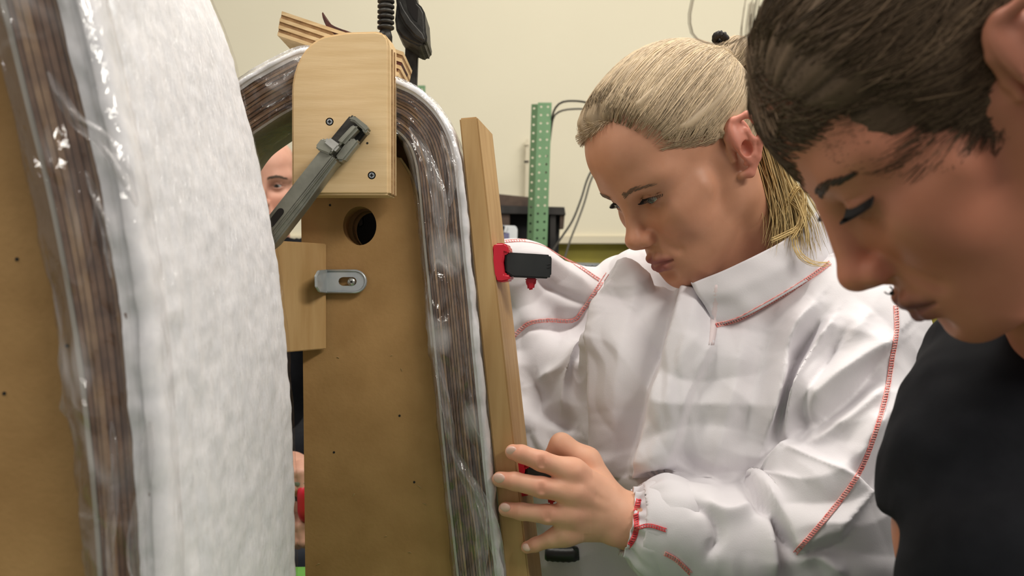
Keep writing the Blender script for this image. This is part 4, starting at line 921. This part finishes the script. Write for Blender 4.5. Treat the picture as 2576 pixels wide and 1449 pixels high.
def sheet(name, rings, mat, parent, n=120, disp=None, th=.0012):   # closed loops lofted into a thin sheet
    G = np.array([catmull(np.concatenate([r, r[:1]]), n+1)[:-1] for r in rings]); m = len(rings); S = 24
    t = np.linspace(0, m-1, S); i = np.clip(t.astype(int), 0, m-2); u = (t-i)[:, None, None]; G = G[i]*(1-u)+G[i+1]*u
    G = lapring(G); c = G.mean(axis=1, keepdims=True); rad = G-c; rad /= np.linalg.norm(rad, axis=2, keepdims=True)
    if disp is not None: G = G+rad*disp(np.linspace(0, 1, S)[:, None], np.linspace(0, 2*np.pi, n, endpoint=False)[None], G)[..., None]
    a = np.arange(S-1)[:, None]*n; b = np.arange(n)[None]; b2 = (b+1) % n
    Q = np.stack([a+b, a+b2, a+n+b2, a+n+b], -1).reshape(-1, 4); V = G.reshape(-1, 3); o = mknp(name, V, Q, mat, parent)
    md = o.modifiers.new('cloth', 'SOLIDIFY'); md.thickness = th; md.offset = 0
    return V, Q
def lapring(G):
    for _ in range(3):
        H = G.copy(); H[1:-1] = (G[:-2]+G[2:]+2*G[1:-1])/4; G = H
    return G
cw = lambda L: np.array([W(*q) for q in L])
cb = [(1800, 822, .890), (1890, 788, .878), (1985, 734, .880), (2065, 684, .910), (2112, 650, .985), (2085, 655, 1.075), (1965, 715, 1.11), (1860, 765, 1.07), (1790, 808, .98)]
cm = [(1768, 762, .888), (1868, 722, .876), (1990, 665, .880), (2075, 600, .915), (2100, 575, .985), (2075, 590, 1.065), (1960, 665, 1.09), (1850, 715, 1.05), (1765, 752, .96)]
ct_ = [(1742, 712, .893), (1848, 668, .884), (1988, 594, .890), (2072, 512, .925), (2082, 508, .985), (2065, 525, 1.05), (1955, 620, 1.075), (1840, 672, 1.04), (1745, 704, .955)]
def dcol(s, a, G): return .0028*vnoise(G*np.array([20, 20, 55])+3)+.0018*vnoise(G*60)+.003*np.sin(s*9+1.5*np.sin(a*2))*np.clip(np.sin(a-.6), 0, 1)
VC1, QC1 = sheet('collar', [cw(cb), cw(cm), cw(ct_)], 'coverall', cov, 160, dcol)
def cring(x, y, d, rx, rz, tl=.22): return np.array([W(x, y, d)+np.array([rz*math.cos(t)*tl, rx*math.sin(t), rz*math.cos(t)]) for t in np.linspace(0, 2*math.pi, 16, endpoint=False)])
def dcuff(s, a, G): return (.0032*np.sin(a*9+1.3*np.sin(a*3))*np.exp(-((s-.22)/.22)**2)+.0022*np.sin(a*17+s*2)*np.exp(-((s-.15)/.3)**2)+.003*vnoise(G*34))
VC2, QC2 = sheet('cuff', [cring(1576, 1314, .851, .031, .0335), cring(1592, 1316, .851, .0300, .0315), cring(1612, 1322, .851, .040, .0445), cring(1650, 1326, .851, .047, .0545), cring(1700, 1332, .851, .048, .052), cring(1735, 1340, .851, .042, .040)], 'coverall', cov, 160, dcuff)
treeC = bvh(np.concatenate([Vb, VC1, VC2]), np.concatenate([Qb, QC1+len(Vb), QC2+len(Vb)+len(VC1)]))
def cast(px, py):
    o = Vector((0, 0, CZ)); d = Vector(W(px, py, 1.0))-o; d.normalize(); h = treeC.ray_cast(o, d); return (np.array(h[0]), np.array(h[1])) if h[0] is not None else None
def seam(pts, w=7.0, r=.00055, mat='seam_red', step=6.5, n_edge=2):
    P = catmull(np.array(pts, float), 60); L = np.r_[0, np.cumsum(np.linalg.norm(np.diff(P, axis=0), axis=1))]; m = int(L[-1]/step); vf = []
    s = np.linspace(0, L[-1], m*2+1); xs = np.stack([np.interp(s, L, P[:, 0]), np.interp(s, L, P[:, 1])], 1); T = np.gradient(xs, axis=0); T /= np.linalg.norm(T, axis=1)[:, None]; Nn = np.stack([-T[:, 1], T[:, 0]], 1)
    def line(q):
        pt = []
        for x, y in q:
            h = cast(x, y)
            if h is None: continue
            p = h[0]-(h[0]-np.array([0, 0, CZ]))*.0012
            if pt and abs(p[1]-pt[-1][1]) > .03:
                if len(pt) > 2: vf.append(tube(np.array(pt), r, 5))
                pt = []
            pt.append(p)
        if len(pt) > 2: vf.append(tube(np.array(pt), r, 5))
    line(xs-Nn*w/2); line(xs+Nn*w/2)
    for i in range(0, len(xs)-1, 2):
        a = cast(*(xs[i]-Nn[i]*w/2)); b = cast(*(xs[i+1]+Nn[i+1]*w/2))
        if a and b and abs(a[0][1]-b[0][1]) < .02:
            k = np.array([0, 0, CZ]); vf.append(tube([a[0]-(a[0]-k)*.0016, (a[0]+b[0])/2-(a[0]-k)*.002, b[0]-(b[0]-k)*.0016], r*1.15, 4))
    if vf: setp(mk('seam_stitching', *cat(*vf), mat, cov), kind='stuff')
seam([(1802, 818), (1850, 806), (1890, 786), (1985, 732), (2060, 682), (2088, 660)], 9)
seam([(2254, 768), (2256, 830), (2245, 900), (2232, 980), (2205, 1080), (2160, 1192), (2080, 1300), (2000, 1392)], 10)
seam([(1528, 688), (1500, 730), (1470, 775), (1443, 806), (1380, 806), (1330, 814), (1292, 846)], 8)
seam([(1266, 607), (1320, 605), (1370, 616), (1430, 652), (1508, 704)], 6)
seam([(1598, 1330), (1632, 1322), (1676, 1334)], 8, mat='seam_cuff'); seam([(1672, 1392), (1700, 1408), (1738, 1444)], 9)
seam([(1607, 1256), (1600, 1290), (1601, 1330), (1592, 1358), (1578, 1378)], 10, .0008, 'seam_cuff', 6)
zv = []; ZP = catmull(np.array([(1801, 716), (1799, 760), (1796, 820), (1790, 868)]), 18)
for (x, y), w_ in zip(ZP, np.linspace(14, 7, 18)):
    r_ = [cast(x+o_, y) for o_ in (-w_, 0, w_)]
    if all(r_): zv.append([q[0]-(q[0]-np.array([0, 0, CZ]))*(.0004+.0004*(i == 1)) for i, q in enumerate(r_)])
if len(zv) > 3:
    Z_ = np.array(zv).reshape(-1, 3); n_ = len(zv); o = mk('zip_flap', Z_, [[i*3+j, i*3+j+1, i*3+4+j, i*3+3+j] for i in range(n_-1) for j in (0, 1)], 'zip_pink', cov, smooth=True)
    md = o.modifiers.new('cloth', 'SOLIDIFY'); md.thickness = .0006
# lower half, out of the frame
hip = np.array([W(1850, 1800, 1.04)[0], 1.04, .94])
def legs(root, a, b, c, r, mat, n=24):
    for s in (-1, 1):
        P = catmull(np.array([a(s), b(s), c(s)]), 20); R_ = np.interp(np.linspace(0, 1, 20), [0, .5, 1], r)*(1+.03*np.sin(np.arange(20)*1.9)); mk('trouser_leg', *tube(P, R_, n), mat, root, smooth=True)
legs(rootB, lambda s: hip+np.array([.07*s, .05*s, -.02]), lambda s: hip+np.array([.09*s, .05*s, -.46]), lambda s: np.array([hip[0]+.09*s, 1.06+.05*s, .08]), [.135, .09, .075], 'coverall')
for s in (-1, 1): mk('shoe', *ball((hip[0]+.09*s-.05, 1.05+.05*s, .045), (.13, .05, .045)), 'trouser_dark', rootB, smooth=True)
# ------------------------------------------------------------------ dark-haired person in the foreground
PD = Pose(ortho([[-0.6434, -0.1506, -0.7506], [0.1788, -0.9829, 0.0439], [-0.7444, -0.106, 0.6593]]), [.2629, .4855, .1013])
rootD = thing('person', (.52, .58, 0), 'person with pinned up brown hair and black shirt, close in the right foreground', 'person')
nbw = np.array([.43, .56, CZ-.085]); nb = PD.l(nbw)
hv = head_vol(.0017, None, lid=.05, fs=-.014)
V, Q = hv.mesh(1); treeD = bvh(V, Q)
SKD = (.60, .24, .145)
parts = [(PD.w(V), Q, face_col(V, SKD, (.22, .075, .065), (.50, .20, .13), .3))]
vn = Vol((.20, .36, CZ-.52), (.66, .72, CZ+.10), .004)
vn.cone(PD.w((-.020, 0, -.030)), nbw, .046, .055, .02); vn.cone(PD.w((.03, 0, -.06)), nbw, .03, .04, .03)
vn.chain([W(2500, 1080, .56), W(2415, 1330, .555), W(2400, 1600, .555)], [.045, .037, .034], .02)
vn.cone(nbw, np.array([.50, .58, CZ-.45]), .05, .09, .05)
Vn, Qn = vn.mesh(1); parts.append((Vn, Qn, np.tile(np.array(SKD)[None], (len(Vn), 1))))
V_, Q_, C_ = joinq(parts); mknp('body', V_, Q_, 'skin_dusky', rootD, col=C_)
eye_parts(PD, rootD, (1, -1), (.05, .03, .02), (1, 0, -.6))
lashes(PD, rootD, treeD, (1, -1), False, length=.009, n=30, rad=.00055)
brows(PD, rootD, treeD, (1, -1), np.array([.06, .038, .026]), n=110, rad=.0004, th=.0034)
rp = [PD.w((.1035+.0022*math.cos(t), .0062, -.0375+.0030*math.sin(t))) for t in np.linspace(2.9, 6.5, 14)]
mk('nose_ring', *cat(tube(rp, .0005, 6), ball(PD.w((.1035, .0062, -.0405)), .0014)), 'iron', rootD, smooth=True)
HC, HR = (-.018, 0, .050), (.0965, .0785, .0865); KN = (-.10, .02, .085)
vc = Vol((-.16, -.12, -.07), (.13, .12, .19), .0022)
vc.ell(HC, np.array(HR)-.001, .01); vc.ell((.0275, 0, .061), (.0560, .0640, .0540), .03)
for s in (1, -1):
    vc.ell((.044, .045*s, .002), (.030, .0235, .044), .015); vc.ell((.043, .031*s, .042), (.034, .032, .042), .012)
    vc.ell((-.010, .092*s, .006), (.024, .024, .038), .006, 'sub')
vc.half((-.02, 0, -.030), (.45, 0, -1), .006)
vc.ell((-.105, 0, .095), (.045, .045, .04), .02)
def cutD(f, s, u):
    fr = np.maximum((np.sqrt((s/.060)**2+((u+.03)/.111)**2)-1)*.06, .03-f)
    lo_ = np.maximum(u-(-.014-.30*(f-.02)), -(f-.004)); return np.minimum(fr, lo_)
capT, Vc, Qc = hair_cap(vc, cutD, treeD, .022, .011); pv = Vc-np.array(KN); angc = np.arctan2(pv[:, 1], pv[:, 2]); st = vnoise(np.stack([angc*10, angc*0+1, np.linalg.norm(pv, axis=1)*8], 1))+.6*vnoise(np.stack([angc*34, angc*0+7, np.linalg.norm(pv, axis=1)*12], 1))
HD = np.array([.125, .084, .052])
Vc = Vc+vnormals(Vc, Qc)*(.0012*st)[:, None]; hc = HD[None]*(.9+.35*st[:, None])
def tstD(p):
    ear = ((p-np.array([-.010, 0, .006]))[:, [0, 2]]/np.array([.026, .040])); ear = (ear**2).sum(1) > 1
    return (cutD(p[:, 0], p[:, 1], p[:, 2]) > .0012) & (ear | (np.abs(p[:, 1]) < .055)) & ((p[:, 2] > -.020+.45*(p[:, 0]+.02)) | (p[:, 0] > .012))
def cD():
    k = random.random(); return HD*(.55+.9*k)+(np.array([.07, .05, .032]) if k > .9 else 0)
def swD(t, P0): return np.sin(np.pi*t)*np.array([-.004, 0, -.040])*np.clip(P0[..., 0:1]/.06, 0, 1)
hs = hair_strands(PD, capT, tstD, HC, HR, KN, 3800, cD, lift=(-.0004, .0025), rad=(.0002, .0006), tangle=.014, swirl=swD)
def tstD2(p): c_ = cutD(p[:, 0], p[:, 1], p[:, 2]); return tstD(p) & (c_ < .02)
hs2 = hair_strands(PD, capT, tstD2, HC, HR, KN, 2200, cD, lift=(.0003, .0018), rad=(.0002, .0005), tangle=.014, swirl=swD)
bun = []
for i in range(220):
    a_ = rng.uniform(0, 6.28); rr = rng.uniform(.02, .042); th_ = np.linspace(0, 4.5, 16)+a_; tilt = rng.normal()*.5
    q = np.stack([-.112+.012*np.sin(th_*2+a_)-.006, rr*np.cos(th_), .098+rr*np.sin(th_)*np.cos(tilt)], 1); bun.append(PD.w(q))
Vq, Qq = strands(np.array(bun), np.full((220, 16), .0012)); cq = np.repeat(np.array([cD() for _ in range(220)]), 64, axis=0)
fly = []
for P_ in ([(1745, -10, .55), (1735, 50, .55), (1750, 95, .55), (1830, 110, .53), (1930, 60, .5)], [(1890, 0, .5), (1880, 90, .5), (1898, 190, .49), (1922, 290, .48)], [(1905, 40, .5), (1893, 150, .5), (1908, 250, .49), (1935, 330, .47)]):
    for j in range(3 if P_[0][0] == 1745 else 14): fly.append(catmull(np.array([W(x, y, d) for x, y, d in P_]), 16)+rng.normal(size=3)*(.0006 if P_[0][0] == 1745 else .0026))
fly = np.array(fly); Vf, Qf = strands(fly, np.full((len(fly), 16), .00022)); cf = np.repeat(np.array([cD()*1.7 for _ in range(len(fly))]), 64, axis=0)
Vx, Qx, Cx = joinq([(PD.w(Vc), Qc, hc), hs, hs2, (Vq, Qq, cq), (Vf, Qf, cf)]); mknp('hair', Vx, Qx, 'hair_brown', rootD, col=Cx)
# black shirt
vs = Vol((.16, .34, CZ-.60), (.76, .80, CZ+.04), .004)
vs.chain([W(2610, 1010, .60), W(2530, 1120, .57), W(2475, 1225, .55), W(2455, 1310, .545)], [.086, .070, .060, .0575], .02)
vs.half((.26, 0, W(0, 1318, .545)[2]), (-.12, 0, -1), .008)
vs.cone((.47, .60, CZ-.12), (.50, .58, CZ-.56), .085, .13, .05)
vs.chain([W(2560, 1470, .49), W(2580, 1580, .49), W(2620, 1800, .50)], [.060, .070, .085], .02)
vs.ell((.64, .62, CZ-.14), (.07, .07, .06), .05); vs.cone((.46, .6, CZ-.10), (.64, .62, CZ-.14), .06, .06, .04)
Vs, Qs = vs.mesh(2); ns = vnormals(Vs, Qs); Vs = Vs+ns*(.0022*vnoise(Vs*24)+.001*vnoise(Vs*60))[:, None]
mknp('shirt', Vs, Qs, 'shirt_black', rootD)
legs(rootD, lambda s: np.array([.52+.07*s, .58, .86]), lambda s: np.array([.52+.09*s, .56, .48]), lambda s: np.array([.52+.09*s, .58, .08]), [.11, .085, .06], 'trouser_dark')
for s in (-1, 1): mk('shoe', *ball((.52+.09*s-.04, .58, .045), (.13, .05, .045)), 'black', rootD, smooth=True)

# ------------------------------------------------------------------ balding person behind the forms
yw, pt = math.radians(-12), math.radians(8)
f_ = np.array([-math.sin(yw)*math.cos(pt), -math.cos(yw)*math.cos(pt), -math.sin(pt)]); s_ = np.array([math.cos(yw), -math.sin(yw), 0]); u_ = np.cross(f_, s_)
RM = np.stack([f_, s_, u_], 1); tM = W(696, 466, 1.85)-RM@np.array([.083, .031, .016]); PM = Pose(RM, tM-np.array([0, 0, CZ]))
rootM = thing('person', (tM[0], tM[1]+.02, 0), 'balding person in dark clothes peering past the white felt', 'person')
hv = head_vol(.0017, ((-.035, 0, -.125), .055), lid=.9, male=True); V, Q = hv.mesh(1); treeM = bvh(V, Q)
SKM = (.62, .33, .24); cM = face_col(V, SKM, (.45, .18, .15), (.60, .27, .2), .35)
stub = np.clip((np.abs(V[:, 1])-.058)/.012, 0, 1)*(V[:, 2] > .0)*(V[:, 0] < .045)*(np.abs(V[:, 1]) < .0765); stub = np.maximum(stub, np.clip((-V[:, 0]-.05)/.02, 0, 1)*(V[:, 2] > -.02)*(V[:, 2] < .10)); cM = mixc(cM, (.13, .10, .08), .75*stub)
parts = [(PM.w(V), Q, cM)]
c3 = PM.w((-.035, 0, -.125))
h1 = W(752, 1185, 1.36); h2 = W(752, 1315, 1.36); shl = c3+np.array([.17, .0, -.06]); shr = c3+np.array([-.17, 0, -.06])
el1 = np.array([shl[0]+.05, 1.72, CZ-.28]); el2 = np.array([shr[0]-.02, 1.70, CZ-.36])
vn = Vol((-1.15, 1.28, .55), (-.05, 2.15, CZ+.10), .008)
for sh_, el_, h_ in ((shl, el1, h1), (shr, el2, h2)): vn.chain([sh_, el_, h_+np.array([-.04, .09, -.02])], [.045, .04, .028], .02)
vn.cone(c3, c3+np.array([0, .03, -.55]), .06, .12, .05); Vn, Qn = vn.mesh(1); parts.append((Vn, Qn, np.tile(np.array(SKM)[None], (len(Vn), 1))))
vm = Vol(h2+np.array([-.12, -.09, -.10]), h1+np.array([.10, .13, .10]), .0022)
for h_, tx in ((h1, 1), (h2, -1)):
    vm.cone(h_+np.array([-.045, .095, -.02]), h_+np.array([-.025, .045, -.005]), .027, .028, .01); vm.ell(h_+np.array([-.015, .02, 0]), (.036, .04, .020), .012)
    for k in range(4): vm.chain([h_+np.array([-.03+.017*k, -.005, .010]), h_+np.array([-.022+.017*k, -.035, .004]), h_+np.array([-.015+.017*k, -.040, -.020]), h_+np.array([-.012+.016*k, -.020, -.030])], [.0098, .009, .0083, .0075], .003)
    vm.chain([h_+np.array([.015, .03, .0]), h_+np.array([.030, .0, -.012]), h_+np.array([.026, -.022, -.018])], [.013, .011, .009], .005)
Vm, Qm = vm.mesh(1); parts.append((Vm, Qm, np.tile(np.array([.55, .30, .22])[None], (len(Vm), 1))))
V_, Q_, C_ = joinq(parts); mknp('body', V_, Q_, 'skin', rootM, col=C_)
eye_parts(PM, rootM, (1, -1), (.02, .014, .01), (1, 0, 0)); brows(PM, rootM, treeM, (1, -1), np.array([.10, .065, .045]), n=120, rad=.0006); lashes(PM, rootM, treeM, (1, -1), length=.005, n=12)
vs = Vol((-1.2, 1.40, .75), (-.02, 2.2, CZ+.12), .009)
vs.cone(c3+np.array([0, .01, -.02]), c3+np.array([0, .03, -.60]), .085, .16, .08); vs.cone(c3+np.array([0, 0, .055]), c3, .064, .075, .03)
for sh_, el_, h_ in ((shl, el1, h1), (shr, el2, h2)):
    vs.cone(c3+np.array([0, .01, -.05]), sh_, .07, .07, .05); e_ = el_*.25+h_*.75+np.array([-.01, .02, 0]); vs.chain([sh_, el_, e_], [.068, .062, .046], .03)
Vs, Qs = vs.mesh(2); Vs = Vs+vnormals(Vs, Qs)*(.006*vnoise(Vs*14))[:, None]; mknp('sweater', Vs, Qs, 'shirt_black', rootM)
legs(rootM, lambda s: np.array([c3[0]+.08*s, c3[1]+.03, .84]), lambda s: np.array([c3[0]+.1*s, c3[1]+.02, .46]), lambda s: np.array([c3[0]+.1*s, c3[1]+.04, .08]), [.12, .09, .07], 'trouser_dark')
for s in (-1, 1): mk('shoe', *ball((c3[0]+.1*s, c3[1]-.03, .05), (.05, .14, .05)), 'black', rootM, smooth=True)
# clamp in that person's hands
fc = thing('f_clamp', W(760, 1300, 1.33), 'clamp with red handle held in the hands behind the former', 'clamp')
mk('bar', *boxw(W(745, 1216, 1.32), (.22, .012, .006)), 'steel', fc, bev=.001); mk('bar_edge', *boxw(W(745, 1228, 1.325), (.22, .006, .002)), 'zinc', fc)
mk('handle', *tube(catmull(np.array([W(772, 1215, 1.325), W(766, 1240, 1.32), W(766, 1275, 1.32), W(772, 1310, 1.325)]), 12), [.006, .010, .012, .012, .0115, .011, .011, .0115, .012, .0115, .010, .006], 12), 'red_plastic', fc, smooth=True)
